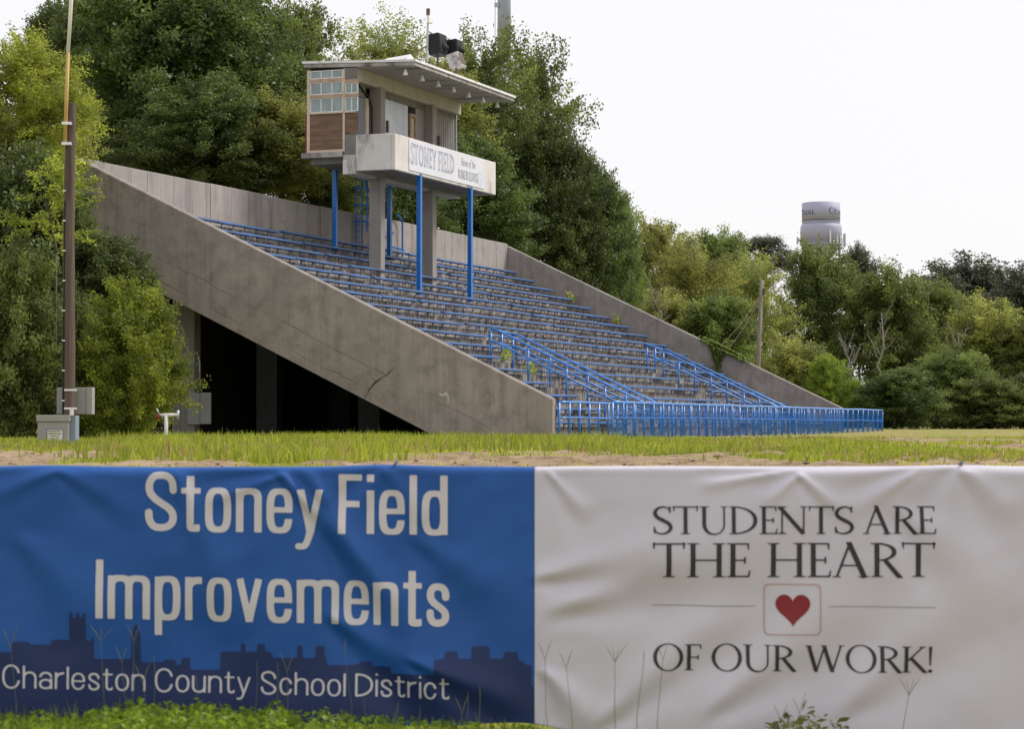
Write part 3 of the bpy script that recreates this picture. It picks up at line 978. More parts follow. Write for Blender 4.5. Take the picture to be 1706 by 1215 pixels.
def sans(ch, x, y, st):
    """monoline letter; returns field, advance width.  Cap height 1."""
    t, xh, n, wf = st['t'], st['xh'], st['n'], st['w']
    R = lambda *a: f_rect(x, y, *a)
    big = 9
    if ch == ' ':
        return None, st.get('sp', .2)
    w = {'S': .50, 'F': .37, 'I': t, 'i': t, 'l': t, 't': .30, 'r': .28, 'm': .68, 'D': .52, 'C': .54, 's': .37, 'a': .39, 'c': .38}.get(ch, .41) * wf
    if ch in 'Iil':
        w = t
    if ch in 'IFD':
        stem = R(0, t, 0, 1)
    hw = w / 2
    if ch == 'I' or ch == 'l':
        return R(0, t, 0, 1), t
    if ch == 'i':
        return U(R(0, t, 0, xh), R(0, t, 1 - t * 1.05, 1)), t
    if ch == 'F':
        return U(stem, R(0, w, 1 - t * .9, 1), R(0, w * .9, .5 - t * .45, .5 + t * .45)), w
    if ch == 'D':
        ring = f_ring(x, y, 0, .5, w, .5, t, n, t * .9)
        return U(stem, np.maximum(ring, -x)), w
    if ch == 'C':
        ring = f_ring(x, y, hw, .5, hw, .53, t, n, t * .9)
        return cut(ring, R(hw, big, .34, .66)), w
    if ch in 'Ss':
        hh = 1.0 if ch == 'S' else xh
        o = .02 * (st['n'] < 3)
        p = [(.94, .72), (.90, .85), (.72, .97), (.46, 1.0), (.18, .94), (.06, .79), (.14, .65), (.38, .545), (.62, .46), (.88, .34), (.95, .19), (.82, .06), (.54, 0), (.26, .03), (.08, .15), (.05, .29)]
        if st['n'] >= 3:
            p = [(1.0, .70), (.97, .86), (.80, .97), (.5, 1.0), (.2, .97), (.03, .84), (.05, .68), (.24, .56), (.5, .47), (.80, .37), (.97, .26), (.97, .13), (.80, .03), (.5, 0), (.2, .03), (.03, .15), (0, .30)]
        q = [(t / 2 + px_ * (w - t), t / 2 - o + py_ * (hh - t + 2 * o)) for px_, py_ in p]
        return f_poly(x, y, q, t), w
    if ch == 'o':
        return f_ring(x, y, hw, xh / 2, hw, xh / 2 + .01, t, n, t * .85), w
    if ch == 'c':
        return cut(f_ring(x, y, hw, xh / 2, hw, xh / 2 + .01, t, n, t * .85), R(hw, big, xh * .36, xh * .64)), w
    if ch == 'e':
        ring = cut(f_ring(x, y, hw, xh / 2, hw, xh / 2 + .01, t, n, t * .85), R(hw, big, xh * .32, xh * .46))
        return U(ring, R(t * .5, w - t * .3, xh * .46, xh * .46 + t * .78)), w
    if ch in 'nh':
        b = hw * 1.05
        arch = np.maximum(f_ring(x, y, hw, xh - b, hw, b + .01, t, n, t * .9), (xh - b) - y)
        return U(arch, R(w - t, w, 0, xh - b + .001), R(0, t, 0, xh if ch == 'n' else 1)), w
    if ch == 'u':
        b = hw * 1.05
        arch = np.maximum(f_ring(x, y, hw, b, hw, b + .01, t, n, t * .9), y - b)
        return U(arch, R(0, t, b - .001, xh), R(w - t, w, 0, xh)), w
    if ch == 'm':
        q = (w + t) / 2
        h2 = q / 2
        b = h2 * 1.05
        r_ = []
        for k in (0, 1):
            cx = h2 + k * (q - t)
            r_.append(np.maximum(f_ring(x, y, cx, xh - b, h2, b + .01, t, n, t * .9), (xh - b) - y))
            r_.append(R(cx + h2 - t, cx + h2, 0, xh - b + .001))
        return U(*r_, R(0, t, 0, xh)), w
    if ch == 'r':
        b = hw * 1.7
        arch = np.maximum(np.maximum(f_ring(x, y, w, xh - b, w - .0, b + .01, t, n, t), (xh - b * .75) - y), x - w)
        return U(arch, R(0, t, 0, xh)), w
    if ch == 'p':
        return U(f_ring(x, y, hw, xh / 2, hw, xh / 2 + .01, t, n, t * .85), R(0, t, -.26, xh)), w
    if ch == 'd':
        return U(f_ring(x, y, hw, xh / 2, hw, xh / 2 + .01, t, n, t * .85), R(w - t, w, 0, 1)), w
    if ch == 'a':
        low = f_ring(x, y, hw, xh * .29, hw, xh * .29 + .01, t, n, t * .85)
        b = hw
        arch = np.maximum(f_ring(x, y, hw, xh - b, hw, b + .01, t, n, t * .9), (xh - b * .85) - y)
        return U(low, arch, R(w - t, w, 0, xh - b + .001)), w
    if ch == 't':
        c = w * .28
        tail = np.maximum(f_ring(x, y, c + w * .42, w * .42, w * .42, w * .42, t, n, t * .9), np.maximum(y - w * .42, x - w))
        return U(R(c, c + t, w * .41, min(1, xh + .2)), R(0, w, xh - t * .8, xh), tail), w
    if ch == 'v':
        return U(f_line(x, y, t * .45, xh, hw, t * .2, t * .95, t * .95, .0), f_line(x, y, w - t * .45, xh, hw, t * .2, t * .95, t * .95, 0), R(hw - t * .5, hw + t * .5, 0, t * .6)) , w
    if ch == 'y':
        tail = f_poly(x, y, [(hw + t * .1, .06), (hw * .8, -.12), (hw * .55, -.215), (t * .1, -.225)], t * .9)
        return np.maximum(U(f_line(x, y, t * .45, xh, hw, .0, t * .95), f_line(x, y, w - t * .45, xh, hw * .92, -.03, t * .95, t * .95, .03), tail), y - xh), w
    raise ValueError(ch)

def serif(ch, x, y, st):
    """Roman capital with thick and thin strokes, cap height 1"""
    T, t, s = st['T'], st['t'], st['s']
    R = lambda *a: f_rect(x, y, *a)
    L = lambda *a: f_line(x, y, *a)
    def foot(cx, yy, w=None):
        w = w or T / 2 + s
        sg = 1 if yy < .5 else -1
        tri = np.maximum(np.abs(x - cx) - (T / 2 + np.clip(s * .6 * (1 - np.abs(y - yy) / .05), 0, 9)), np.abs(y - yy - sg * .03) - .03)
        return U(R(cx - w, cx + w, min(yy, yy + sg * t * .7), max(yy, yy + sg * t * .7)), tri)
    def stem(cx, w=None, a=0, b=1):
        w = w or T
        return U(R(cx - w / 2, cx + w / 2, a, b), foot(cx, a), foot(cx, b))
    if ch == ' ':
        return None, st.get('sp', .3)
    if ch == 'I':
        return stem(s + T / 2), 2 * s + T
    if ch == 'T':
        w = .70
        tip = U(L(t / 2, 1.02, .035, .82, t * 1.1, t * .5), L(w - t / 2, 1.02, w - .035, .82, t * 1.1, t * .5))
        return U(R(0, w, 1 - t, 1), tip, R(w / 2 - T / 2, w / 2 + T / 2, 0, 1), foot(w / 2, 0)), w
    if ch in 'HN':
        w = .82 if ch == 'H' else .80
        if ch == 'H':
            return U(stem(s + T / 2), stem(w - s - T / 2), R(s + T, w - s - T, .5 - t / 2, .5 + t / 2)), w
        return U(stem(s + t / 2, t), np.maximum(L(s * .3, 1.0, w - s - t / 2, 0, T * 1.15), np.maximum(y - 1, -y - .02)), R(w - s - t, w - s, 0, 1), R(w - 2 * s - t, w, 1 - t * .7, 1), R(0, s + T, 1 - t * .7, 1)), w
    if ch in 'EFL':
        w = .50 if ch != 'L' else .50
        r = [R(s, s + T, 0, 1), foot(s + T / 2, 0), foot(s + T / 2, 1)]
        if ch in 'EF':
            r += [R(s, w - .04, 1 - t, 1), L(w - .05, 1, w - .035, .80, t * 1.1, t * .5), R(s, w * .78, .5 - t / 2, .5 + t / 2), L(w * .78, .60, w * .78, .40, t * .8)]
        if ch in 'EL':
            r += [R(s, w - .03, 0, t), L(w - .035, 0, w, .21, t * 1.1, t * .5)]
        return U(*r), w
    if ch in 'AV':
        w = .80
        return np.maximum(U(L(s * 1.2, 0, w / 2 - T * .1, 1.02, t * 1.15), L(w - s - T * .2, -.02, w / 2 - T * .45, 1.04, T * 1.1), R(w * .25, w * .72, .32, .32 + t),
                 R(0, s * 2.4, 0, t * .7), R(w - s * 3, w, 0, t * .7)), y - 1.03), w
    if ch == 'R':
        w = .64
        bowl = np.maximum(f_ring(x, y, s + T * .5, .735, .42, .265, T * .95, 2.1, t), s + T * .5 - x)
        return U(stem(s + T / 2), bowl, np.maximum(L(.30, .50, w, -.04, T * .95, T * 1.1), -y - .03)), w
    if ch == 'B':
        b1 = np.maximum(f_ring(x, y, s + T * .5, .75, .36, .25, T * .95, 2.1, t), s + T * .5 - x)
        b2 = np.maximum(f_ring(x, y, s + T * .5, .265, .42, .265, T * .95, 2.1, t), s + T * .5 - x)
        return U(stem(s + T / 2), b1, b2), .58
    if ch == 'D':
        bowl = np.maximum(f_ring(x, y, s + T * .4, .5, .66, .5, T * 1.05, 2.1, t), s + T * .4 - x)
        return U(stem(s + T / 2), bowl), .80
    if ch == 'O':
        return cut(f_sup(x, y, .42, .5, .42, .53, 2), f_sup(x, y, .42, .5, .42 - T, .53 - t * .9, 2)), .84
    if ch in 'CG':
        r = cut(f_sup(x, y, .42, .5, .42, .53, 2), f_sup(x, y, .45, .5, .45 - T * .95, .53 - t, 2))
        r = np.maximum(r, x - .72)
        r = cut(r, R(.55, 2, .26, .74))
        r = U(r, L(.70, .93, .705, .70, t * 1.6, t * .7))
        if ch == 'G':
            r = U(r, R(.63, .63 + T, .03, .42), R(.55, .63 + T + s, .42 - t, .42))
        else:
            r = U(r, L(.70, .14, .73, .22, t * 1.6, t * .7))
        return r, .74
    if ch == 'U':
        w = .78
        b = .36
        q = np.maximum(cut(f_sup(x, y, w / 2 , b, w / 2 - s, b + .03, 2.1), f_sup(x, y, w / 2 + T * .28, b, w / 2 - s - (T + t) / 2 + .0, b + .03 - t * 1.2, 2.1)), y - b)
        return U(q, R(s, s + T, b - .01, 1), R(w - s - t, w - s, b - .01, 1), R(0, 2 * s + T, 1 - t * .7, 1), R(w - 2 * s - t, w, 1 - t * .7, 1)), w
    if ch == 'S':
        w = .50
        p = [(.90, .80), (.84, .93), (.55, 1.0), (.24, .94), (.08, .78), (.20, .62), (.5, .50), (.82, .38), (.95, .22), (.80, .06), (.46, -.01), (.16, .05), (.05, .20)]
        ws = [t * .8, t, t * 1.2, T * .8, T * .95, T * 1.1, T * 1.2, T * 1.1, T * .95, T * .8, t * 1.2, t, t * .8]
        r = f_poly(x, y, [(a * w, .02 + b * .96) for a, b in p], ws)
        return U(r, L(.90 * w, 1.0, .90 * w, .76, t), L(.06 * w, .03, .04 * w, .27, t)), w
    if ch == 'W':
        w = 1.12
        r = U(L(.10, 1, .33, -.02, T * 1.05), L(.33, 0, .56, 1, t * 1.1), L(.53, 1, .78, -.02, T * 1.05), L(.78, 0, 1.02, 1, t * 1.1), R(0, .2, 1 - t * .7, 1), R(.44, .62, 1 - t * .7, 1), R(.93, w, 1 - t * .7, 1))
        return np.maximum(r, np.maximum(y - 1, -y - .02)), w
    if ch == 'K':
        w = .70
        r = U(stem(s + T / 2), L(s + T, .46, w - .10, 1, t * 1.1), np.maximum(L(s + T + .06, .58, w, -.04, T * 1.05), -y - .02), R(w - .22, w - .02, 1 - t * .7, 1))
        return np.maximum(r, y - 1), w
    if ch == 'Y':
        w = .74
        return np.maximum(U(R(w / 2 - T / 2, w / 2 + T / 2, 0, .48), foot(w / 2, 0), L(.10, 1, w / 2, .42, T), L(w - .10, 1, w / 2, .42, t * 1.1), R(0, .24, 1 - t * .7, 1), R(w - .24, w, 1 - t * .7, 1)), y - 1), w
    if ch == '!':
        return U(L(.08, 1.0, .08, .26, T * .9, t * .8), f_sup(x, y, .08, .06, .065, .065, 2)), .16
    raise ValueError(ch)

def grid_shape(fn, x0, x1, y0, y1, h):
    """mesh of {fn < 0} on a square grid with its edge cut exactly; returns points and faces"""
    nx_, ny_ = max(2, int(math.ceil((x1 - x0) / h)) + 1), max(2, int(math.ceil((y1 - y0) / h)) + 1)
    xs, ys = x0 + np.arange(nx_) * h, y0 + np.arange(ny_) * h
    X, Y = np.meshgrid(xs, ys)
    D = fn(X, Y)
    D = np.where(np.abs(D) < 1e-7, 1e-7, D)
    ins = D < 0
    cnt = ins[:-1, :-1].astype(int) + ins[:-1, 1:] + ins[1:, :-1] + ins[1:, 1:]
    pts, fcs, vid = [], [], {}
    def vert(key, p):
        i = vid.get(key)
        if i is None:
            i = vid[key] = len(pts)
            pts.append(p)
        return i
    def corner(j, i):
        return vert((j, i), (xs[i], ys[j]))
    def edge(j0, i0, j1, i1):
        a, b = D[j0, i0], D[j1, i1]
        q = a / (a - b)
        k = ((j0, i0), (j1, i1)) if (j0, i0) < (j1, i1) else ((j1, i1), (j0, i0))
        return vert(k, (xs[i0] + (xs[i1] - xs[i0]) * q, ys[j0] + (ys[j1] - ys[j0]) * q))
    for j, i in zip(*np.nonzero(cnt)):
        cs = [(j, i), (j, i + 1), (j + 1, i + 1), (j + 1, i)]
        if cnt[j, i] == 4:
            fcs.append(tuple(corner(*c) for c in cs))
            continue
        f = []
        for k in range(4):
            a, b = cs[k], cs[(k + 1) % 4]
            if ins[a]:
                f.append(corner(*a))
            if ins[a] != ins[b]:
                f.append(edge(*a, *b))
        if len(f) >= 3:
            fcs.append(tuple(f))
    return pts, fcs

def layout(text, font, st, gap=.09):
    """glyph list [(char, x offset)], total width"""
    z = np.zeros((1, 1))
    out, x = [], 0
    for ch in text:
        _, w = font(ch, z, z, st)
        if ch == ' ':
            x += w
            continue
        out.append((ch, x, w))
        x += w + gap
    return out, x - gap

def text_shape(text, font, st, x0, x1, y_base, cap, h, gap=.09, slope=0., desc=.3, outline=0, shear=0.):
    """all glyphs of a line, print units with y down; stretched to x0..x1"""
    gl, tot = layout(text, font, st, gap)
    kx = (x1 - x0) / tot
    P_, F_ = [], []
    for ch, gx_, w in gl:
        def fn(X, Y):
            yy = Y / cap
            xx = X / kx - shear * yy * cap / kx
            d, _ = font(ch, xx, yy, st)
            d = d * min(kx, cap)
            if outline:
                d = np.abs(d + outline * .5) - outline * .5
            return d
        mx = (abs(shear) + .06) * cap
        p, f = grid_shape(fn, -mx, w * kx + mx, -desc * cap, 1.08 * cap, h)
        o = len(P_)
        ox = x0 + gx_ * kx
        P_ += [(ox + a, y_base + slope * (ox + a - x0) - b) for a, b in p]
        F_ += [tuple(i + o for i in g) for g in f]
    return P_, F_

# open crack and a chipped patch on the near side wall
def wall_mark(name, shape, mat, du):
    p, f = shape
    s = SB()
    s.add([(-du, a, b) for a, b in p], [tuple(reversed(g)) for g in f])
    return s.part(name, mat, stand)
M['crack'] = plain('dark_open_crack', (.05, .042, .038), .95, .3, 8)
M['chip'] = plain('pale_broken_concrete', (.50, .47, .42), .95, .2, 8)
def crack_a(X, Y):
    n = (fbm(X * 9, Y * 9, 61, 3) - .5) * .05
    return U(f_poly(X + n, Y + n, [(6.1, 2.2), (6.25, 2.05), (6.5, 1.84), (6.85, 1.62), (7.1, 1.40), (7.25, 1.15), (7.42, .88)], [.012, .025, .03, .06, .05, .035, .015]),
             f_poly(X + n, Y + n, [(6.9, 1.6), (7.0, 1.72), (7.2, 1.78)], [.03, .02, .008]))
wall_mark('crack', grid_shape(crack_a, 5.9, 7.7, .6, 2.5, .02), M['crack'], .003)
def chip_a(X, Y):
    n = (fbm(X * 11, Y * 11, 63, 3) - .5) * .06
    return U(f_poly(X + n, Y + n, [(4.02, .85), (4.0, 1.02), (4.08, 1.16), (4.2, 1.2)], [.03, .06, .09, .03]), f_poly(X + n, Y + n, [(4.1, 1.15), (4.26, 1.12), (4.36, 1.17)], [.07, .08, .03]))
wall_mark('chipped_patch', grid_shape(chip_a, 3.8, 4.6, .7, 1.4, .018), M['chip'], .004)

# ------------------------------------------------------------------ the two banners on the site fence
DB = 9.7
MM = DB / F                                               # one print unit, in metres
def bx(px): return (px - 853) * MM
def bz(py): return H + DB * math.tan(PITCH - math.atan((py - 607.5) / F))
Z_OF = np.array([bz(p) for p in range(700, 1300)])
def bzv(py): return np.interp(py, np.arange(700, 1300), Z_OF)

def top_line(px):
    y = 777.6 + 0 * px
    for c, a, w in ((80, -1.8, 70), (640, -2.8, 70), (470, .7, 90), (1290, .5, 140), (1600, -2.2, 60), (1120, -.6, 120), (300, 1.2, 90), (890, .8, 50)):
        y = y + a * np.exp(-((px - c) / w) ** 2)
    return y
FOLDS = [  # x0, y0, x1, y1, width, depth (print units): soft creases pulled from the ties
    (470, 792, 660, 1000, 26, 7), (520, 800, 760, 1180, 46, 8), (640, 780, 560, 900, 26, 3), (640, 780, 720, 880, 30, 3),
    (470, 792, 330, 840, 18, 4), (100, 782, -20, 830, 20, 4), (100, 784, 240, 860, 26, 3), (300, 800, 420, 1100, 50, 6),
    (700, 900, 900, 1040, 50, 4), (560, 1030, 760, 1170, 46, 8), (690, 1100, 880, 1180, 30, 6), (40, 900, 190, 1060, 60, 5),
    (1330, 792, 1270, 840, 14, 4), (1330, 792, 1400, 850, 16, 4), (1290, 790, 1160, 810, 12, 4), (1520, 790, 1400, 860, 22, 4),
    (915, 790, 980, 860, 16, 4), (1600, 778, 1560, 900, 34, 4), (1600, 778, 1690, 860, 30, 4), (900, 960, 1120, 900, 40, 7),
    (930, 1010, 1300, 880, 60, 8), (1000, 1200, 1260, 960, 50, 6), (1180, 1180, 1420, 980, 56, 6), (910, 1120, 990, 1210, 34, 8),
    (1400, 1180, 1640, 940, 70, 6), (1500, 850, 1700, 1010, 60, 4)]
def relief(px, py):
    """depth of the cloth towards the viewer, in print units"""
    px = np.asarray(px, float)
    py = np.asarray(py, float)
    w = 10 * (fbm(px * .0052, py * .0065, 31, 3) - .5)
    # diagonal sag waves
    q = px * .55 + py
    w = w + 5 * (fbm(q * .0085, (px - py) * .0020, 47, 3) - .5)
    for x0, y0, x1, y1, wd, dp in FOLDS:
        dx, dy = x1 - x0, y1 - y0
        l = math.hypot(dx, dy)
        t = ((px - x0) * dx + (py - y0) * dy) / (l * l)
        n = ((px - x0) * -dy + (py - y0) * dx) / l
        wl = wd * (.26 + .85 * np.clip(t, 0, 1))
        env = sstep(-.12, .1, t) * (1 - sstep(.72, 1.15, t))
        w = w + dp * env * (np.exp(-(n / wl) ** 2) - .7 * np.exp(-((n - 1.5 * wl) / wl) ** 2))
    w = w * 1.3
    # hem rolled over the top rail
    e = py - top_line(px)
    w = w * sstep(0, 16, e)
    roll = 13
    a = np.clip((roll - e) / roll, 0, 1)
    return w - roll * (1 - np.sqrt(np.clip(1 - a * a, 0, 1)))
def cloth(px, py, lift=0.0):
    return np.stack([(np.asarray(px) - 853) * MM, DB - relief(px, py) * MM - lift, bzv(py)], -1)

def banner(name, label, x0, x1, mat, edge=None):
    xs = np.arange(x0, x1 + 1e-6, 4.0)
    es = np.concatenate([[0, .15, .6, 1.4, 2.5, 4, 6, 9, 13], np.arange(17, 438, 4.0)])
    Xg, Eg = np.meshgrid(xs, es)
    T = top_line(Xg)
    bot = 1208 + 3 * np.sin(Xg * .02) + 14 * sstep(860, 980, Xg)
    Yg = T + Eg / 437. * (bot - T)
    Xs = Xg + (edge(Yg) if edge else 0) * np.clip((Xg - x0) / (x1 - x0), 0, 1)
    P3 = cloth(Xs, Yg).reshape(-1, 3)
    ny_, nx_ = Xg.shape
    ii = np.arange(nx_ * ny_).reshape(ny_, nx_)
    q = np.stack([ii[:-1, :-1], ii[1:, :-1], ii[1:, 1:], ii[:-1, 1:]], -1).reshape(-1, 4)
    # the hem goes on down the far side of the rail
    o = link(name, raw_mesh(name, P3, q, np.full(len(q), 4), mat, None, True))
    md = o.modifiers.new('thickness', 'SOLIDIFY')
    md.thickness = .0012
    md.offset = -1 if name == 'x' else 1
    return o
blue = banner('blue_banner', '', -899, 893, M['vinyl_blue'])
tag(blue, 'blue vinyl banner with white Stoney Field Improvements lettering and a dark skyline', 'banner')
blue.modifiers['thickness'].offset = -1
white = banner('white_banner', '', 890.5, 2682.5, M['vinyl_white'])
tag(white, 'white vinyl banner with black Students Are The Heart lettering and a red heart', 'banner')
white.modifiers['thickness'].offset = -1
white.location.y = -.004

def decal(name, shape, mat, parent, lift):
    p, f = shape
    p = np.array(p)
    v = cloth(p[:, 0], p[:, 1], lift)
    me = bpy.data.meshes.new(name)
    me.from_pydata([tuple(q) for q in v], [], [tuple(reversed(g)) for g in f])
    me.materials.append(mat)
    me.polygons.foreach_set('use_smooth', [True] * len(me.polygons))
    me.update()
    return link(name, me, parent)

def skyline(X, Y):
    y = Y
    R = lambda a, b, t: f_rect(X, Y, a, b, t, 1204)
    z4 = lambda v: v / 3.791
    r = []
    for a, b, t in ((-700, 90, 405), (85, 192, 340), (185, 335, 360), (330, 448, 330), (445, 550, 190), (445, 465, 150), (490, 510, 150), (533, 551, 152), (548, 602, 336), (585, 602, 310),
                    (600, 900, 450), (838, 895, 290), (850, 882, 250), (859, 873, 226), (890, 1045, 470), (1040, 1115, 455), (1110, 1152, 490), (1150, 1205, 445), (1200, 1400, 520), (1395, 1720, 405), (1525, 1552, 350), (1627, 1677, 355), (1674, 1730, 440)):
        r.append(R(z4(a), z4(b), 980 + z4(t)))
    for a, b, t in ((-5, 360, 445), (175, 207, 365), (290, 345, 370), (355, 640, 490), (565, 640, 470), (635, 762, 500), (757, 1045, 545), (1040, 1570, 447), (1105, 1187, 400), (1273, 1385, 370), (1478, 1565, 405), (1560, 1605, 462), (1600, 1650, 485), (1645, 1678, 622)):
        r.append(R(450 + z4(a), 450 + z4(b), 980 + z4(t)))
    return np.minimum.reduce(r)
decal('skyline_print', grid_shape(skyline, -699, 892, 1010, 1206, 4), M['print_navy'], blue, .0016)

OSW = dict(t=.119, xh=.735, n=3.2, w=1.0, sp=.17)
HEL = dict(t=.092, xh=.735, n=2.25, w=1.36, sp=.28)
def line(name, text, font, st, x0, x1, yb, cap, mat, parent, h, lift=.0028, **k):
    return decal(name, text_shape(text, font, st, x0, x1, yb, cap, h, **k), mat, parent, lift)
line('headline_lettering', 'Stoney Field', sans, OSW, 243, 746, 885, 99, M['print_white'], blue, 1.4, slope=.014, gap=.075)
line('headline_lettering', 'Improvements', sans, OSW, 162, 749, 1030.5, 98, M['print_white'], blue, 1.4, slope=.025, gap=.075)
line('district_lettering', 'Charleston County School District', sans, HEL, 7, 749, 1146.5, 38, M['print_white'], blue, 1.5, slope=.0255, gap=.10)
TRA = dict(T=.104, t=.044, s=.080, sp=.24)
line('slogan_lettering', 'STUDENTS ARE', serif, TRA, 1088, 1557, 890, 46, M['print_black'], white, 1.15, gap=.03, desc=.1)
line('slogan_lettering', 'THE HEART', serif, dict(TRA, sp=.34), 1086, 1556, 962, 57, M['print_black'], white, 1.3, gap=.03, desc=.1)
line('slogan_lettering', 'OF OUR WORK!', serif, dict(TRA, sp=.24), 1087, 1553, 1117, 44, M['print_black'], white, 1.15, slope=.011, gap=.03, desc=.1)
def heart(X, Y):
    q = np.linspace(0, 2 * math.pi, 73)[:-1]
    hx = 1319.3 + 28.4 * np.sin(q) ** 3
    hy = 1013.5 - (13 * np.cos(q) - 5 * np.cos(2 * q) - 2 * np.cos(3 * q) - np.cos(4 * q)) * 1.86
    d = np.full(X.shape, 1e3)
    odd = np.zeros(X.shape, bool)
    for k in range(72):
        ax, ay, bx_, by_ = hx[k], hy[k], hx[(k + 1) % 72], hy[(k + 1) % 72]
        ex, ey = bx_ - ax, by_ - ay
        t = np.clip(((X - ax) * ex + (Y - ay) * ey) / (ex * ex + ey * ey), 0, 1)
        d = np.minimum(d, np.hypot(X - ax - ex * t, Y - ay - ey * t))
        if ay != by_:
            odd ^= ((ay > Y) != (by_ > Y)) & (X < ex * (Y - ay) / ey + ax)
    return np.where(odd, -d, d)
decal('heart_print', grid_shape(heart, 1284, 1354, 985, 1052, 1.1), M['print_red'], white, .0028)
frame = lambda X, Y: np.abs(f_sup(X, Y, 1318.5, 1016, 46.5, 42, 12)) - .85
decal('heart_frame_print', grid_shape(frame, 1268, 1369, 970, 1062, 1.2), M['print_pink'], white, .0028)
for a, b, y0_ in ((1086, 1258, 1008.5), (1378, 1556, 1010.5)):
    decal('rule_print', grid_shape(lambda X, Y: f_rect(X, Y, a, b, y0_ - .8 + (X - a) * .012, y0_ + .8 + (X - a) * .012), a - 2, b + 2, y0_ - 4, y0_ + 8, 1.4), M['print_grey'], white, .0028)

fence = thing('site_fence', 'low pipe fence that carries the blue and white banners', 'fence', (0, DB + .05, 0))
zt_ = bz(779) - .012
for px in (-880, -510, -130, 260, 645, 1040, 1430, 1820, 2210, 2660):
    MB().tube([(bx(px), .05, -.25), (bx(px), .05, zt_ - .02)], .024, 10).obj('fence_post', M['galv'], fence, True)
MB().tube([(bx(-899), .0, zt_ - .02), (bx(2682), .0, zt_ - .02)], .021, 10).obj('fence_rail', M['galv'], fence, True)
for i, (px, od) in enumerate(((657, 'blue'), (1601, 'white'))):
    t = MB()
    t.tube([(bx(px), DB - .004, bz(775.5)), (bx(px) + .004, DB + .02, bz(772)), (bx(px) + .012, DB + .03, bz(770)), (bx(px) - .006, DB + .05, bz(777))], .0045, 6)
    o = t.obj('cable_tie', M['print_navy'])
    tag(o, 'dark cable tie knotted over the top edge of the %s banner' % od, 'cable tie', 'cable ties on the banners')

# ------------------------------------------------------------------ press box sign
sg = stand_root('stadium_sign', 'long white Stoney Field sign on the front of the press box balcony', 'sign', 22.8, 13.59, 11.55)
SU0, SU1, SZ0, SZ1 = 18.25, 27.35, 11.57, 13.0
SB().box(SU0, SU1, 13.565, 13.597, SZ0, SZ1).part('sign_sheet', M['sign_white'], sg)
def flat_decal(name, shape, mat, root, v):
    p, f = shape
    s = SB()
    s.add([(a, v, b) for a, b in p], f)
    return s.part(name, mat, root)
BLK = dict(T=.22, t=.14, s=.07, sp=.22)
def up(shape):
    return ([(a, -b) for a, b in shape[0]], shape[1])
flat_decal('sign_lettering', up(text_shape('STONEY FIELD', serif, BLK, 18.42, 23.5, -11.88, .93, .028, gap=.05, desc=.05, outline=.045)), M['sign_ink'], sg, 13.561)
flat_decal('sign_lettering', up(text_shape('BURKE BULLDOGS', serif, dict(T=.17, t=.09, s=.06, sp=.2), 24.0, 26.5, -11.78, .44, .018, gap=.05, desc=.05)), M['sign_ink_dark'], sg, 13.561)
SCR = dict(t=.10, xh=.6, n=2.2, w=1.1, sp=.25)
def script(ch, x, y, st):
    if ch == 'H':
        return U(f_rect(x, y, 0, .1, 0, 1), f_rect(x, y, .42, .52, 0, 1), f_rect(x, y, .05, .48, .45, .54)), .52
    if ch == 'f':
        return U(f_rect(x, y, .12, .22, -.25, .85), f_rect(x, y, 0, .36, .5, .59), np.maximum(f_ring(x, y, .32, .82, .2, .2, .1, 2.2), np.maximum(.82 - y, x - .42))), .36
    return sans(ch, x, y, st)
flat_decal('sign_lettering', up(text_shape('Home of the', script, SCR, 24.35, 26.15, -12.42, .40, .018, gap=.08, shear=.25)), M['sign_ink_dark'], sg, 13.561)
def mark(X, Y):      # the faint pale blue emblem
    a = f_poly(X, Y, [(26.68, 12.35), (26.62, 12.1), (26.68, 11.86), (26.85, 11.78), (27.02, 11.9), (27.05, 12.2)], .06)
    b = f_poly(X, Y, [(26.68, 12.40), (26.76, 12.26), (26.86, 12.3), (26.97, 12.26), (27.08, 12.42)], .06)
    c = f_line(X, Y, 26.76, 11.98, 26.98, 11.98, .05)
    e = f_line(X, Y, 26.62, 11.70, 27.05, 11.70, .05)
    return U(a, b, c, e)
flat_decal('sign_emblem', grid_shape(mark, 26.5, 27.2, 11.6, 12.6, .03), M['sign_cyan'], sg, 13.561)

# ------------------------------------------------------------------ left side: pole, cabinets, standpipe, meter box
def wpx(px, py, D):
    return ((px - 853) / F * D * 1.0, D, H + (HOR - py) / F * D)
up_ = thing('wooden_pole', 'thick dark wooden pole with a sawn top at the left of the stand', 'pole', (-11.52, 60.0, gz(-11.5, 60)))
g0 = gz(-11.5, 60)
zt2 = 8.42 + H - g0
MB().tube([(0, 0, -.3), (.0, 0, 2.5), (-.02, 0, 5.5), (-.03 + .05, 0, zt2)], [.175, .165, .15, .135], 16).obj('pole_shaft', M['pole_wood'], up_, False)
MB().tube([(-.12, -.145, 0), (-.115, -.135, 3), (-.10, -.12, 6.3)], .02, 6).obj('ground_cable', M['black'], up_)
for i in range(8):
    z = 1.1 + i * .78
    MB().box(-.15, -.07, -.17, -.13, z, z + .03).obj('cable_clip', M['silver_band'], up_)
ur = thing('goal_upright', 'slender yellow and white upright clamped to the top of the wooden pole', 'upright', (-11.72, 59.8, 6.3 + H + .9 - .9))
x_b, x_t = wpx(106, 238, 59.8), wpx(116.5, -20, 59.8)
x_m = wpx(110.5, 85, 59.8)
o = Vector(ur.location)
MB().tube([Vector(x_b) - o, Vector(x_m) - o], .048, 10).obj('upright_lower', M['yellow_paint'], ur, True)
MB().tube([Vector(x_m) - o, Vector(x_t) - o + Vector((.06, 0, 1.2))], .05, 10).obj('upright_upper', M['white_upright'], ur, True)
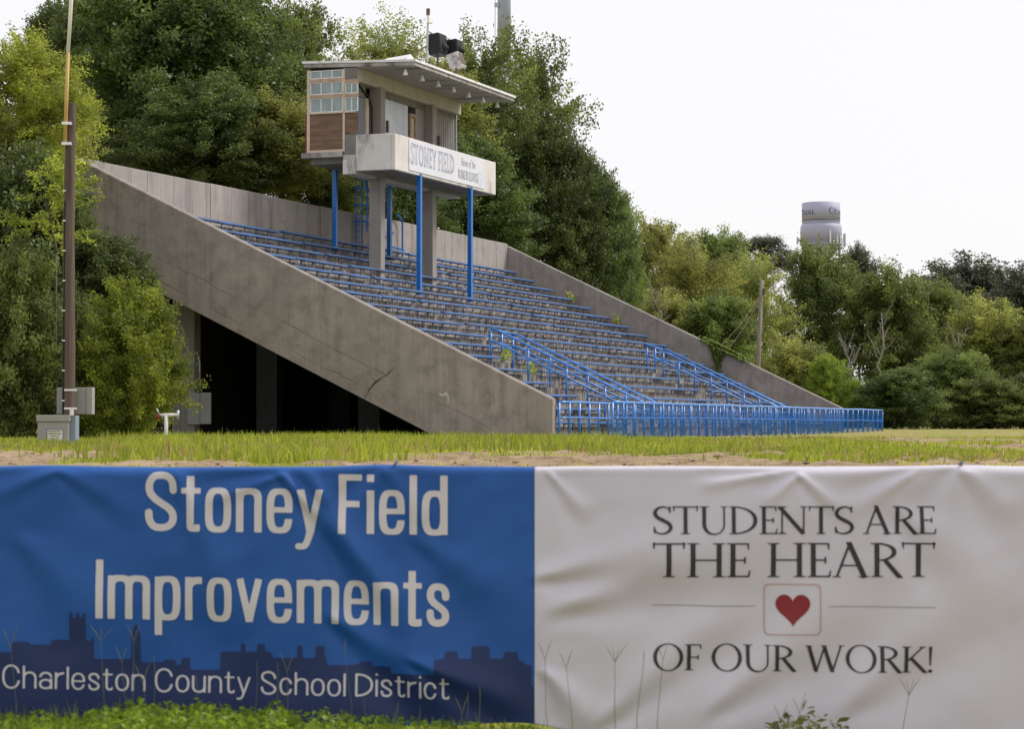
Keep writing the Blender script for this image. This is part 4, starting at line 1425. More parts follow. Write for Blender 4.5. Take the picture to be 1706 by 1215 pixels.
for py in (204, 238):
    p = Vector(wpx(109, py, 59.8)) - o
    MB().box(p.x - .12, p.x + .12, p.y - .07, p.y + .12, p.z - .035, p.z + .035).obj('clamp', M['silver_band'], ur)

cb = thing('strapped_cabinet', 'grey electrical cabinet strapped behind the wooden pole', 'cabinet', (-11.4, 60.33, H + .31))
MB().box(-.47, .3, -.12, .2, 0, .69).obj('cabinet_body', M['grey_box'], cb, bevel=.015)
MB().box(.302, .46, -.15, .22, -.01, .70).obj('cabinet_door', M['grey_box'], cb, bevel=.01)
for z in (.12, .6):
    MB().box(-.2, .13, -.52, -.505, z, z + .05).obj('strap', M['silver_band'], cb)
lc = thing('ground_cabinet', 'low grey cabinet with a notice at the foot of the wooden pole', 'cabinet', (-11.72, 59.3, gz(-11.7, 59.3) - .12))
zt3 = .28 + H - lc.location.z
MB().box(-.40, .40, -.3, .3, 0, zt3 - .17).obj('cabinet_body', M['grey_box'], lc, bevel=.015)
MB().box(-.43, .43, -.34, .32, zt3 - .17, zt3).obj('cabinet_lid', M['grey_box'], lc, bevel=.015)
MB().box(.402, .55, -.2, .3, 0, zt3 - .01).obj('side_panel', plain('sky_tinted_enamel', (.20, .25, .31), .5, .06), lc)  # bluish skylight painted into the cabinet's right side
MB().box(.42, .50, -.3, -.22, zt3 + .001, zt3 + .14).obj('pipe_stub', M['lamp_white'], lc)
nt = MB().box(-.16, .26, -.322, -.302, .02 + zt3 - .83, zt3 - .36).obj('notice', plain('notice_paper', (.62, .63, .55), .6), lc)
fr = MB()
for b in ((-.16, .26, zt3 - .375, zt3 - .36), (-.16, -.145, zt3 - .81, zt3 - .376), (.245, .26, zt3 - .81, zt3 - .376)):
    fr.box(b[0], b[1], -.326, -.323, b[2], b[3])
fr.obj('notice_border', plain('notice_blue', (.03, .08, .36), .6), nt)
tx = MB()
random.seed(5)
for r_ in range(6):
    xx = -.11 + (0.05 if r_ > 1 else 0)
    while xx < (.2 if r_ < 2 else .15):
        w_ = random.uniform(.018, .032)
        tx.box(xx, xx + w_, -.325, -.323, zt3 - .43 - r_ * .062, zt3 - .40 - r_ * .062)
        xx += w_ + .012
tx.obj('notice_print', plain('notice_ink', (.06, .12, .06), .7), nt)

sp = thing('standpipe', 'white T-shaped water standpipe with two outlets in the grass', 'standpipe', (-9.73, 65, gz(-9.7, 65) - .1))
zs = .31 + H - sp.location.z
MB().tube([(0, 0, 0), (0, 0, zs)], .052, 10).obj('riser_pipe', M['white_pipe'], sp, True)
MB().tube([(-.2, 0, zs), (.33, 0, zs + .01)], .042, 10).obj('cross_pipe', M['white_pipe'], sp, True)
MB().tube([(.33, 0, zs - .12), (.33, 0, zs + .13)], .035, 8).obj('outlet_flange', M['galv'], sp, True)
MB().tube([(-.2, 0, zs + .02), (-.27, 0, zs + .18)], .022, 8).obj('valve_lever', M['galv'], sp, True)
MB().tube([(-.18, 0, zs), (-.30, -.02, zs - .1)], .06, 8).obj('hose_valve', M['red_valve'], sp, True)
mb_ = stand_root('meter_box', 'grey metal box on the column under the stand with a conduit above', 'meter box', 1.2, 14.9, 0)
mb_.rotation_euler = (0, 0, .12)
mb_.location = ((332 - 853) / F * 89.2, 89.2, H + .05)
MB().box(-.44, .03, -.32, .2, 0, 1.22).obj('box_body', M['grey_box_side'], mb_, bevel=.02)
MB().box(.032, .46, -.30, .2, .02, 1.24).obj('box_door', M['grey_box'], mb_, bevel=.02)
MB().box(-.44, .46, .0, .7, .5, .62).obj('box_bracket', M['rust_metal'], mb_)
MB().tube([(.02, .05, 1.2), (0, .05, 2.4), (-.12, .1, 3.0), (-.12, .1, 4.4)], .055, 8).obj('conduit', M['galv'], mb_, True)

# ------------------------------------------------------------------ right side and far background
gp = thing('utility_pole', 'bare grey wooden utility pole beyond the far side wall', 'pole', (15.6, 146, gz(15.6, 146)))
zt4 = H + (HOR - 466) / F * 146 - gp.location.z
MB().tube([(-.12, 0, -.3), (0, 0, 5), (.22, 0, zt4)], [.16, .145, .12], 12).obj('pole_shaft', M['pole_wood_grey'], gp, True)
MB().box(.24, .42, -.14, .14, zt4 - .95, zt4 - .55).obj('pole_bracket', M['rust_metal'], gp)
gw = thing('guy_wire', 'pair of thin guy wires slanting from the grey utility pole to the creeper wall', 'wire', (15.6, 146, gz(15.6, 146)))
for dx, dz in ((0, 0), (.35, -.12)):
    a = Vector((.1, 0, zt4 - 1.0 + dz))
    b = Vector(W(L_ + .2, 6.9, H0 + SL * 6.9)) - Vector(gw.location) + Vector((dx * 1.6, 0, 0))
    MB().tube([a, a.lerp(b, .5) + Vector((0, 0, -.25)), b], .013, 6).obj('wire_strand', M['rust_metal'], gw)

mp_ = thing('steel_mast', 'tall blue-grey steel mast rising behind the trees beyond the press box', 'mast', (-.68, 200, gz(-.7, 200)))
MB().tube([(0, 0, 0), (0, 0, 31.9)], [.72, .60], 20).obj('mast_section', M['steel_pole'], mp_, True)
MB().tube([(0, 0, 31.9), (0, 0, 32.05)], .66, 20).obj('mast_collar', M['galv'], mp_, True)
MB().tube([(0, 0, 32.05), (.0, 0, 46)], [.60, .55], 20).obj('mast_section', M['steel_pole'], mp_, True)
MB().tube([(-.78, 0, 20), (-.80, 0, 46)], .03, 6).obj('mast_cable', M['galv'], mp_)
for z in (31.6, 36.6):
    MB().box(-.85, -.45, -.5, -.2, z, z + .35).obj('mast_bracket', M['galv'], mp_)

wtx, wty = 60.35, 450
wtw = thing('water_tower', 'pale grey water tower with navy lettering rising above the far trees', 'water tower', (wtx, wty, gz(wtx, wty)))
zb0 = wtw.location.z
hz = lambda py: H + (HOR - py) / F * wty - zb0
MB().lathe([(3.2, hz(337) + .0), (3.72, hz(338.2)), (3.72, hz(366.5))], 48).obj('upper_tank', M['tower'], wtw, True)
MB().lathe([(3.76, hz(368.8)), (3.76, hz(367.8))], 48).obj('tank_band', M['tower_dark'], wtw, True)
MB().lathe([(3.66, hz(373)), (3.66, hz(369))], 48).obj('tank_neck', M['tower'], wtw, True)
MB().lathe([(4.02, hz(405)), (4.02, hz(380)), (3.95, hz(376)), (3.7, hz(373.2))], 48).obj('lower_tank', M['tower'], wtw, True)
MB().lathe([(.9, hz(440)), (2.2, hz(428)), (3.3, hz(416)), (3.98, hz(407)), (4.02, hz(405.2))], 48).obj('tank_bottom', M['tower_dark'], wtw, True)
MB().lathe([(4.05, hz(408.6)), (4.2, hz(408.4)), (4.2, hz(407.6)), (4.03, hz(407.2))], 48).obj('catwalk', M['tower_dark'], wtw)
s = MB()
for k in range(28):
    t = 2 * math.pi * k / 28
    s.tube([(4.16 * math.cos(t), 4.16 * math.sin(t), hz(407.4)), (4.16 * math.cos(t), 4.16 * math.sin(t), hz(398))], .03, 5)
for py in (398, 402):
    s.tube([(4.16 * math.cos(2 * math.pi * k / 36), 4.16 * math.sin(2 * math.pi * k / 36), hz(py)) for k in range(37)], .03, 5)
stuff(s.obj('catwalk_railing', M['tower'], wtw))
for t in (-2.75, -.4, 1.2, 2.2):
    a = t
    MB().tube([(3.7 * math.cos(a), 3.7 * math.sin(a), hz(408)), (4.2 * math.cos(a), 4.2 * math.sin(a), 0)], .28, 10).obj('tower_leg', M['tower'], wtw, True)
for px, py0, py1, w_, yy in ((1379, 386, 407, .26, -3.9), (1385, 402, 408.5, .3, -3.8), (1391, 394, 408.5, .2, -3.6), (1397, 394, 407, .22, -3.2), (1405.5, 390, 412, .45, -1.2), (1327.5, 396, 408, .28, -1.0)):
    x = (px - 853) / F * wty - wtx
    MB().box(x - w_ / 2, x + w_ / 2, yy - .8, yy - .55, hz(py1), hz(py0)).obj('antenna_panel', M['lamp_white'] if px < 1400 and px > 1330 else M['tower'], wtw)
    MB().box(x - .06, x + .06, yy - .54, yy + .2, hz(py1 - 3), hz(py1 - 4)).obj('antenna_arm', M['rust_metal'], wtw)
TWR = dict(T=.16, t=.07, s=.06, sp=.2)
def tank_text(text, a0, a1, py, capm, h, st=TWR, **k):
    p, f = text_shape(text, serif, st, a0 * 3.72, a1 * 3.72, 0, capm, h, gap=.06, desc=.05, **k)
    zz = hz(py)
    v = [(3.735 * math.sin(a / 3.72), -3.735 * math.cos(a / 3.72), zz - b) for a, b in p]
    s = MB()
    s.add(v, f)
    return s.obj('tank_lettering', M['navy'], wtw)
# the name stands twice round the tank; one ends at the left, one starts at the right
for off in (-.0,):
    tank_text('C', .30, .56, 358.2, 1.28, .05)
    tank_text('THE', .60, .78, 351.8, .34, .03)
    tank_text('ITADEL', .60, 1.55, 358.2, .86, .05)
    tank_text('ITADEL', -1.62, -.47, 359.0, .86, .05)
    tank_text('C', -1.95, -1.68, 359.0, 1.28, .05)
    tank_text('THE', -1.62, -1.2, 351.8, .34, .03)

# ------------------------------------------------------------------ foliage
def leaf_cloud(pos, ln, wd, tint, r, up=.5, droop=0.):
    """two-triangle folded leaves at the given points"""
    n = len(pos)
    d = r.normal(size=(n, 3))
    d[:, 2] = d[:, 2] * .6 - droop
    d /= np.linalg.norm(d, axis=1, keepdims=True) + 1e-9
    nr = r.normal(size=(n, 3))
    nr[:, 2] += up * 2
    s = np.cross(d, nr)
    s /= np.linalg.norm(s, axis=1, keepdims=True) + 1e-9
    nn = np.cross(s, d)
    l = (ln * r.uniform(.65, 1.35, n))[:, None]
    w = (wd * r.uniform(.7, 1.3, n))[:, None]
    v = np.empty((n, 4, 3))
    v[:, 0] = pos - d * l * .5
    v[:, 1] = pos + s * w * .5 + nn * w * .16
    v[:, 2] = pos + d * l * .5
    v[:, 3] = pos - s * w * .5 + nn * w * .16
    b = np.arange(n)[:, None] * 4
    f = np.concatenate([b + [0, 1, 2], b + [0, 2, 3]], 1)
    return v.reshape(-1, 3), f.reshape(-1), np.full(2 * n, 3), np.repeat(tint, 4)

def crown_points(seed, wx, hz_, nl, nclump, per, spread, low=.0, spray=.9):
    """points of a broad crown: lobes > clumps > leaves.  Base of crown at z = 0."""
    r = np.random.default_rng(seed)
    cs, rs = [], []
    for i in range(nl):
        t = 2 * math.pi * (i / nl * 2.4 + r.uniform(-.2, .2))
        h = low + (1 - low) * ((i + .5) / nl) ** .85
        prof = math.sin(math.pi * min(1, .18 + .80 * h)) ** .7
        rad = .5 * wx * prof * r.uniform(.35, .72)
        cs.append((rad * math.cos(t), rad * math.sin(t), hz_ * (.10 + .78 * h)))
        rs.append(r.uniform(.17, .27) * min(wx, hz_) * (.75 + .45 * prof))
    cs, rs = np.array(cs), np.array(rs)
    k = r.integers(0, nl, nclump)
    d = r.normal(size=(nclump, 3))
    d[:, 2] = d[:, 2] * .8 + .25
    d /= np.linalg.norm(d, axis=1, keepdims=True)
    q = cs[k] + d * (rs[k] * r.uniform(.55, 1.18, nclump) ** .8)[:, None] * [1, 1, .85]
    q[:, 2] = np.maximum(q[:, 2], r.uniform(0, .08, nclump) * hz_)
    # each clump is a spray that points outward
    npt = nclump * per
    along = r.uniform(-.6, 1.0, npt) * spray
    dd = np.repeat(d, per, 0)
    dd[:, 2] += .15
    pts = np.repeat(q, per, 0) + dd * along[:, None] * spread * 1.3 + r.normal(size=(npt, 3)) * spread * [.5, .5, .36]
    tint = np.clip(np.repeat(r.normal(.42, .22, nclump), per) + r.normal(0, .10, npt), 0, 1)
    return pts, tint, cs, rs, r

def make_crown(seed, wx, hz_, mat, nl=16, nclump=420, per=70, spread=.42, ln=.26, wd=.14, low=0., spray=.9, up=.5, droop=0.):
    pts, tint, cs, rs, r = crown_points(seed, wx, hz_, nl, nclump, per, spread, low, spray)
    v, f, c, t = leaf_cloud(pts, ln, wd, tint, r, up, droop)
    return raw_mesh('crown', v, f, c, mat, t), cs

def make_trunk(seed, cs, hbase, rad, mat, nlimb=9):
    r = random.Random(seed)
    s = MB()
    top = max(c[2] for c in cs)
    lean = (r.uniform(-.4, .4), r.uniform(-.4, .4))
    pts = [(0, 0, -.3), (0, 0, 0), (lean[0] * .4, lean[1] * .4, top * .2), (lean[0], lean[1], top * .5), (lean[0] * 1.2, lean[1], top * .8)]
    s.tube(pts, [rad * .9, rad * .85, rad * .75, rad * .45, rad * .12], 9)
    for c in list(cs)[:nlimb]:
        a = Vector(pts[2]).lerp(Vector(pts[4]), min(.75, max(0, c[2] / top - .35)))
        b = Vector(c)
        m = a.lerp(b, .5) + Vector((r.uniform(-.3, .3), r.uniform(-.3, .3), r.uniform(-.1, .5)))
        s.tube([a, m, b], [rad * .42, rad * .28, rad * .06], 6)
        for q in range(2):
            e = b + Vector((r.uniform(-1, 1), r.uniform(-1, 1), r.uniform(-.3, .5))) * .7
            s.tube([m.lerp(b, .4), e], [rad * .16, rad * .03], 5)
    return s.mesh('limbs', mat, True)

VAR = {}
def variant(key, seed, wx, hz_, mat, hbase, rad, bark='bark', **k):
    me, cs = make_crown(seed, wx, hz_, M[mat], **k)
    VAR[key] = (me, make_trunk(seed, cs, hbase, rad, M[bark]), wx, hz_, rad, M[bark])
variant('oak_a', 1, 9, 9, 'leaf_dark', 8, .42, nl=22, nclump=560, per=150, spread=.46, ln=.22, wd=.12, spray=1.3)
variant('oak_b', 2, 8.5, 10, 'leaf_dark', 8, .4, nl=24, nclump=560, per=150, spread=.44, ln=.21, wd=.12, spray=1.4)
variant('mid_a', 3, 7, 8, 'leaf_mid', 8, .3, nl=18, nclump=400, per=125, spread=.40, ln=.20, wd=.105, spray=1.5)
variant('mid_b', 4, 7, 9.5, 'leaf_mid', 8, .3, nl=22, nclump=430, per=125, spread=.38, ln=.19, wd=.10, spray=1.6)
variant('light_a', 5, 7, 8, 'leaf_light', 8, .28, nl=18, nclump=360, per=115, spread=.40, ln=.20, wd=.10, spray=1.5)
variant('light_b', 6, 7, 9, 'leaf_light', 8, .26, nl=18, nclump=290, per=120, spread=.40, ln=.20, wd=.095, spray=2.4)
variant('spray', 21, 7, 9, 'leaf_mid', 8, .26, nl=15, nclump=230, per=130, spread=.36, ln=.20, wd=.10, spray=3.2)
variant('lime', 7, 5.5, 6.5, 'leaf_lime', 4, .16, nl=15, nclump=270, per=100, spread=.31, ln=.16, wd=.075, spray=1.9)
variant('bush_lime', 8, 5, 5, 'leaf_bush', .6, .12, nl=20, nclump=400, per=110, spread=.28, ln=.15, wd=.07, low=-.08, spray=1.6)
variant('bush_dark', 9, 5, 5.5, 'leaf_dark', .6, .14, nl=20, nclump=400, per=110, spread=.32, ln=.17, wd=.09, low=-.1, spray=1.3)
variant('bush_mid', 10, 5, 5.5, 'leaf_mid', .6, .14, nl=20, nclump=400, per=110, spread=.32, ln=.16, wd=.085, low=-.1, spray=1.4)
variant('bush_light', 13, 5, 5.5, 'leaf_light', .6, .14, nl=18, nclump=340, per=105, spread=.32, ln=.17, wd=.085, low=-.1, spray=1.9)
variant('pine', 11, 8, 5, 'leaf_far', 9, .25, nl=11, nclump=190, per=80, spread=.40, ln=.30, wd=.08)
variant('far', 12, 9, 8, 'leaf_far', 8, .3, nl=18, nclump=420, per=90, spread=.5, ln=.30, wd=.14, spray=1.6)
variant('sapling', 14, 3.0, 3.6, 'leaf_lime', 3, .05, nl=9, nclump=60, per=60, spread=.18, ln=.15, wd=.075, spray=2.4)

def plant(name, cat, group, label, key, px, top, bottom, width, D, rot):
    """a tree whose crown spans the given directions as seen from the road, standing D metres away"""
    x = (px - 853) / F * D
    g = gz(x, D)
    zt = H + (HOR - top) / F * D
    zb_ = max(H + (HOR - bottom) / F * D, g + .05)
    me, tr, wx, hh, rad, bark = VAR[key]
    sx, sz = width / F * D / wx, (zt - zb_) / hh / .97
    t = thing(name, label, cat, (x, D, g), 0, group)
    c = link('crown', me, t)
    c.location = (0, 0, zb_ - g)
    c.scale = (sx, sx, sz)
    c.rotation_euler = (0, 0, rot)
    k = link('limbs', tr, t)
    k.location = (0, 0, zb_ - g)
    k.rotation_euler = (0, 0, rot)
    k.scale = (sx, sx, sz)
    if zb_ - g > .4:
        q = rad * sx
        MB().tube([(.05, 0, -.2), (0, .05, (zb_ - g) * .3), (0, 0, zb_ - g)], [q * 1.3, q, q * .86], 9).obj('trunk', bark, t, True)
    else:
        k.name = 'stems'
    return t

BK, LF, RT, FR = 'trees behind the grandstand', 'trees and shrubs left of the grandstand', 'trees beyond the far side wall', 'far trees on the skyline'
TREES = [
 ('oak_tree', 'tree', BK, 'tallest dark oak behind the left end of the back wall', 'oak_a', 290, -50, 320, 350, 118, .3),
 ('oak_tree', 'tree', BK, 'dark oak right behind the thin upright at the top left', 'oak_b', 185, -30, 330, 240, 123, 1.9),
 ('oak_tree', 'tree', BK, 'dark oak between the tallest oak and the press box', 'oak_b', 405, 0, 340, 230, 126, 4.0),
 ('oak_tree', 'tree', BK, 'small dark oak crown showing left of the upright', 'oak_a', 92, 24, 230, 140, 132, 2.6),
 ('broad_tree', 'tree', BK, 'mid green tree just left of the press box roof', 'mid_a', 495, 16, 330, 175, 130, .9),
 ('broad_tree', 'tree', BK, 'yellowish understorey tree below the press box, over the back wall', 'light_a', 470, 170, 350, 200, 112, 2.2),
 ('broad_tree', 'tree', BK, 'light green treetop peeping over the press box roof', 'light_b', 640, 50, 300, 180, 150, 5.1),
 ('broad_tree', 'tree', BK, 'light green tree behind the roof loudspeakers', 'light_a', 745, 108, 330, 150, 146, 3.1),
 ('broad_tree', 'tree', BK, 'pale loose tree in front of the steel mast', 'spray', 806, 78, 400, 185, 150, .4),
 ('broad_tree', 'tree', BK, 'loose tree with reaching sprays right of the steel mast', 'spray', 888, 88, 430, 180, 156, 1.5),
 ('oak_tree', 'tree', BK, 'dark oak right of the press box balcony', 'oak_a', 920, 232, 500, 175, 150, 3.6),
 ('oak_tree', 'tree', BK, 'dark oak stepping down at the right end of the tall trees', 'oak_b', 980, 288, 560, 140, 153, .8),
 ('oak_tree', 'tree', BK, 'dark oak under the press box balcony, behind the blue posts', 'oak_a', 770, 250, 470, 230, 141, 5.5),
 ('oak_tree', 'tree', BK, 'dark oak behind the concrete columns', 'oak_b', 625, 215, 440, 210, 129, 2.9),
 ('oak_tree', 'tree', BK, 'low dark tree filling behind the back wall', 'oak_b', 340, 150, 360, 260, 111, .2),
 ('broad_tree', 'tree', BK, 'mid green tree at the foot of the tall trees, next to the far wall', 'mid_a', 1032, 335, 580, 90, 158, 1.2),
 ('shrub', 'shrub', BK, 'mid green shrub behind the wall just under the press box floor', 'bush_mid', 545, 245, 420, 150, 116, 2.0),
 ('broad_tree', 'tree', LF, 'bright yellow-green tree at the left edge, behind the wooden pole', 'lime', 40, 72, 300, 215, 86, .5),
 ('broad_tree', 'tree', LF, 'light green tree cut by the left edge of the picture', 'light_a', -20, 170, 480, 190, 85, 2.4),
 ('broad_tree', 'tree', LF, 'light green branches close behind the top of the wooden pole', 'light_b', 110, 150, 330, 110, 92, 3.3),
 ('shrub', 'shrub', LF, 'dark tall shrub behind the middle of the wooden pole', 'bush_dark', 40, 270, 620, 230, 82, 1.1),
 ('sapling', 'tree', LF, 'bright lime sapling reaching over the top corner of the side wall', 'sapling', 92, 268, 410, 140, 76, .6),
 ('shrub', 'shrub', LF, 'mid green shrub at the lower left corner of the trees', 'bush_mid', 20, 430, 745, 190, 76, 4.4),
 ('shrub', 'shrub', LF, 'bright yellow-green bush under the raked side wall', 'bush_lime', 222, 488, 740, 178, 77, 2.0),
 ('shrub', 'shrub', LF, 'dark shrub hanging along the lower edge of the side wall', 'bush_dark', 185, 405, 580, 170, 82, 3.0),
 ('shrub', 'shrub', LF, 'green shrub directly behind the ground cabinet', 'bush_mid', 130, 500, 745, 150, 79, .9),
 ('shrub', 'shrub', LF, 'dark shrub in the gloom behind the bright bush', 'bush_dark', 235, 400, 745, 150, 101, 5.0),
 ('shrub', 'shrub', LF, 'dark shrub far back under the stand at the left', 'bush_dark', 120, 400, 745, 170, 100, 1.0),
 ('broad_tree', 'tree', RT, 'pale green tree where the far wall meets the skyline', 'light_a', 1090, 378, 560, 150, 186, 1.0),
 ('broad_tree', 'tree', RT, 'yellow-green tree above the middle of the far side wall', 'light_b', 1150, 425, 600, 165, 172, 2.7),
 ('broad_tree', 'tree', RT, 'mid green tree left of the dark pine', 'mid_a', 1195, 396, 560, 140, 200, 4.1),
 ('broad_tree', 'tree', RT, 'loose green tree behind the grey utility pole', 'light_b', 1258, 440, 640, 130, 180, .3),
 ('pine_tree', 'pine', FR, 'dark flat-topped pine left of the water tower', 'pine', 1275, 394, 455, 150, 262, .7),
 ('broad_tree', 'tree', RT, 'tall green tree in front of the water tower legs', 'mid_b', 1372, 421, 700, 170, 190, 1.7),
 ('far_tree', 'tree', FR, 'small dark tree right beside the water tower', 'far', 1432, 424, 520, 70, 240, 3.3),
 ('broad_tree', 'tree', RT, 'round green tree right of the tree that hides the tower legs', 'mid_a', 1475, 460, 690, 165, 186, 5.2),
 ('broad_tree', 'tree', RT, 'light green tree below the dark far ridge', 'mid_b', 1560, 478, 700, 170, 192, 2.2),
 ('broad_tree', 'tree', RT, 'pale green spreading tree near the right edge', 'light_a', 1640, 508, 690, 170, 181, .1),
 ('broad_tree', 'tree', RT, 'green tree cut by the right edge of the picture', 'mid_a', 1715, 540, 700, 150, 178, 4.7),
 ('far_tree', 'tree', FR, 'grey-green far tree with ragged twigs on the skyline', 'far', 1615, 452, 600, 210, 275, 1.4),
 ('far_tree', 'tree', FR, 'dark far tree at the right edge of the skyline', 'far', 1712, 468, 610, 150, 255, 2.9),
 ('shrub', 'shrub', RT, 'light green shrub just over the upper far wall', 'bush_light', 1110, 500, 640, 150, 166, 1.3),
 ('shrub', 'shrub', RT, 'bright green shrub left of the guy wires', 'bush_mid', 1195, 500, 660, 160, 164, 3.9),
 ('shrub', 'shrub', RT, 'light shrub at the foot of the grey utility pole', 'bush_light', 1320, 575, 712, 130, 158, .5),
 ('shrub', 'shrub', RT, 'yellow-green shrub at the low end of the far wall', 'bush_lime', 1385, 602, 712, 95, 153, 2.5),
 ('shrub', 'shrub', RT, 'darkest shrub right of the end of the blue railing', 'bush_dark', 1490, 622, 716, 140, 151, 5.7),
 ('shrub', 'shrub', RT, 'mid green shrub below the pale spreading tree', 'bush_mid', 1585, 590, 716, 150, 160, 4.9),
 ('shrub', 'shrub', RT, 'green shrub at the field edge near the right side', 'bush_mid', 1650, 635, 716, 150, 156, 1.6),
 ('shrub', 'shrub', RT, 'dark shrub at the field edge in the right corner', 'bush_dark', 1720, 630, 716, 120, 157, 3.4),
 ('shrub', 'shrub', RT, 'shadowed shrub behind the end of the blue railing', 'bush_dark', 1420, 640, 716, 90, 162, 2.1),
]
for t in TREES:
    plant(*t)

r = np.random.default_rng(31)
n = 60000
pxw = r.uniform(-500, 2100, n)
dw = r.uniform(300, 340, n)
tw = H + (HOR - (655 - 40 * (fbm(pxw * .012, pxw * 0, 8, 3) - .5))) / F * dw
zw = gz(0, 300) - .3 + (tw - gz(0, 300)) * r.random(n) ** .8
v, f, c, t = leaf_cloud(np.stack([(pxw - 853) / F * dw, dw, zw], -1), .85, .5, np.clip(r.normal(.4, .2, n), 0, 1), r)
tag(link('distant_woods', raw_mesh('distant_woods', v, f, c, M['leaf_far'], t)), 'low far woods closing the view under the nearer trees', 'woods', None, 'stuff')

# pale dead trunks among the right-hand trees
def snag(label, px, y_top, y_bot, D, seed):
    r = random.Random(seed)
    x = (px - 853) / F * D
    g = gz(x, D)
    t = thing('dead_tree', label, 'dead tree', (x, D, g), 0, 'pale dead trees')
    z0_, z1_ = H + (HOR - y_bot) / F * D - g, H + (HOR - y_top) / F * D - g
    s = MB()
    pts = [(0, 0, -.1)] + [(r.uniform(-.35, .35), r.uniform(-.2, .2), z0_ + (z1_ - z0_) * k / 4) for k in range(5)]
    s.tube(pts, [.10, .095, .085, .07, .05, .015], 7)
    s.obj('trunk', M['pale_bark'], t, True)
    for k in range(9):
        b = Vector(pts[2 + k % 3]).lerp(Vector(pts[3 + k % 3]), r.random())
        e = b + Vector((r.choice((-1, 1)) * r.uniform(.3, 1.1), r.uniform(-.5, .3), r.uniform(.5, 1.9)))
        br = MB().tube([b, b.lerp(e, .35) + Vector((r.uniform(-.1, .1), 0, -.1)), b.lerp(e, .7) + Vector((r.uniform(-.15, .15), 0, .05)), e], [.04, .032, .022, .008], 5)
        for q in range(3):
            m = b.lerp(e, r.uniform(.3, .85))
            br.tube([m, m + Vector((r.uniform(-.4, .4), r.uniform(-.2, .2), r.uniform(.2, .7)))], [.016, .005], 4)
        br.obj('branch', M['pale_bark'], t, True)
snag('short pale dead trunk above the end of the far wall', 1413, 588, 640, 156, 1)
snag('pale forked dead tree among the trees right of the water tower', 1468, 520, 640, 172, 2)
snag('thin pale dead tree left of the guy wires', 1100, 488, 560, 160, 3)
snag('leaning pale dead tree near the right edge', 1592, 555, 660, 170, 4)

# creeper over the far wall, weeds on the stand
r = np.random.default_rng(77)
n = 1500
vv = 6.95 + r.normal(0, .38, n) - np.abs(r.normal(0, .5, n)) * .9
uu = L_ - .06 - np.abs(r.normal(0, .06, n)) + (r.random(n) < .4) * r.uniform(0, .4, n)
zz = H0 + SL * vv + np.where(uu < L_, -np.abs(r.exponential(.20, n)) * np.exp(-((vv - 6.95) / .28) ** 2) * 2.6 - .02, r.uniform(.02, .22, n))
pts = np.array([W(a, b, c) for a, b, c in zip(uu, vv, zz)])
v, f, c, t = leaf_cloud(pts, .2, .15, np.clip(r.normal(.5, .2, n), 0, 1), r)
iv = link('creeper', raw_mesh('creeper', v, f, c, M['leaf_mid'], t))
tag(iv, 'green creeper draped over the top of the far side wall', 'creeper')
pts = []
for u_, v_, z_, m_ in ((12.1, 6.55, 2.75, 90), (12.4, 5.5, 2.2, 60), (L_ - .5, 15.3, 7.0, 60), (L_ - .4, 12.6, 5.7, 50), (3, 1.9, .3, 20)):
    for i in range(m_):
        pts.append(W(u_ + r.normal(0, .22), v_ + r.normal(0, .1), z_ + abs(r.normal(0, .28))))
v, f, c, t = leaf_cloud(np.array(pts), .2, .08, np.clip(r.normal(.55, .2, len(pts)), 0, 1), r)
wd_ = link('step_weeds', raw_mesh('step_weeds', v, f, c, M['leaf_lime'], t))
tag(wd_, 'weeds sprouting from the concrete steps of the stand', 'weeds', None, 'stuff')

# ------------------------------------------------------------------ grass
def blades(x, y, z, hgt, wid, tint, r, lean=.5):
    n = len(x)
    a = r.uniform(0, 2 * math.pi, n)
    l = np.abs(r.normal(0, lean, n)) * hgt
    dx, dy = np.cos(a) * l, np.sin(a) * l
    b = r.uniform(0, 2 * math.pi, n)
    sx, sy = np.cos(b) * wid * .5, np.sin(b) * wid * .5 * .5
    v = np.empty((n, 5, 3))
    v[:, 0] = np.stack([x - sx, y - sy, z - .03], -1)
    v[:, 1] = np.stack([x + sx, y + sy, z - .03], -1)
    v[:, 2] = np.stack([x + sx * .75 + dx * .35, y + sy * .75 + dy * .35, z + hgt * .6], -1)
    v[:, 3] = np.stack([x - sx * .75 + dx * .35, y - sy * .75 + dy * .35, z + hgt * .6], -1)
    v[:, 4] = np.stack([x + dx, y + dy, z + hgt * (1 - .25 * np.minimum(1, l / hgt))], -1)
    o = np.arange(n)[:, None] * 5
    f = np.concatenate([o + [0, 1, 2, 3], o + [3, 2, 4]], 1).reshape(-1)
    return v.reshape(-1, 3), f, np.tile([4, 3], n), np.repeat(tint, 5)

r = np.random.default_rng(5)
N = 380000
d = np.where(r.random(N) < .14, r.uniform(10.2, 24, N), 24 + (94 - 24) * r.random(N) ** 1.05)
a = r.uniform(-.30, .30, N) + np.where(d < 24, r.uniform(-.2, .3, N), 0)
x, y = a * d, d
keep = r.random(N) > sand_amount(x, y) * .97
patch = fbm(x * .55, y * .3, 71, 3)
keep &= r.random(N) < np.clip((patch - .40) * 4.2, .05, 1)
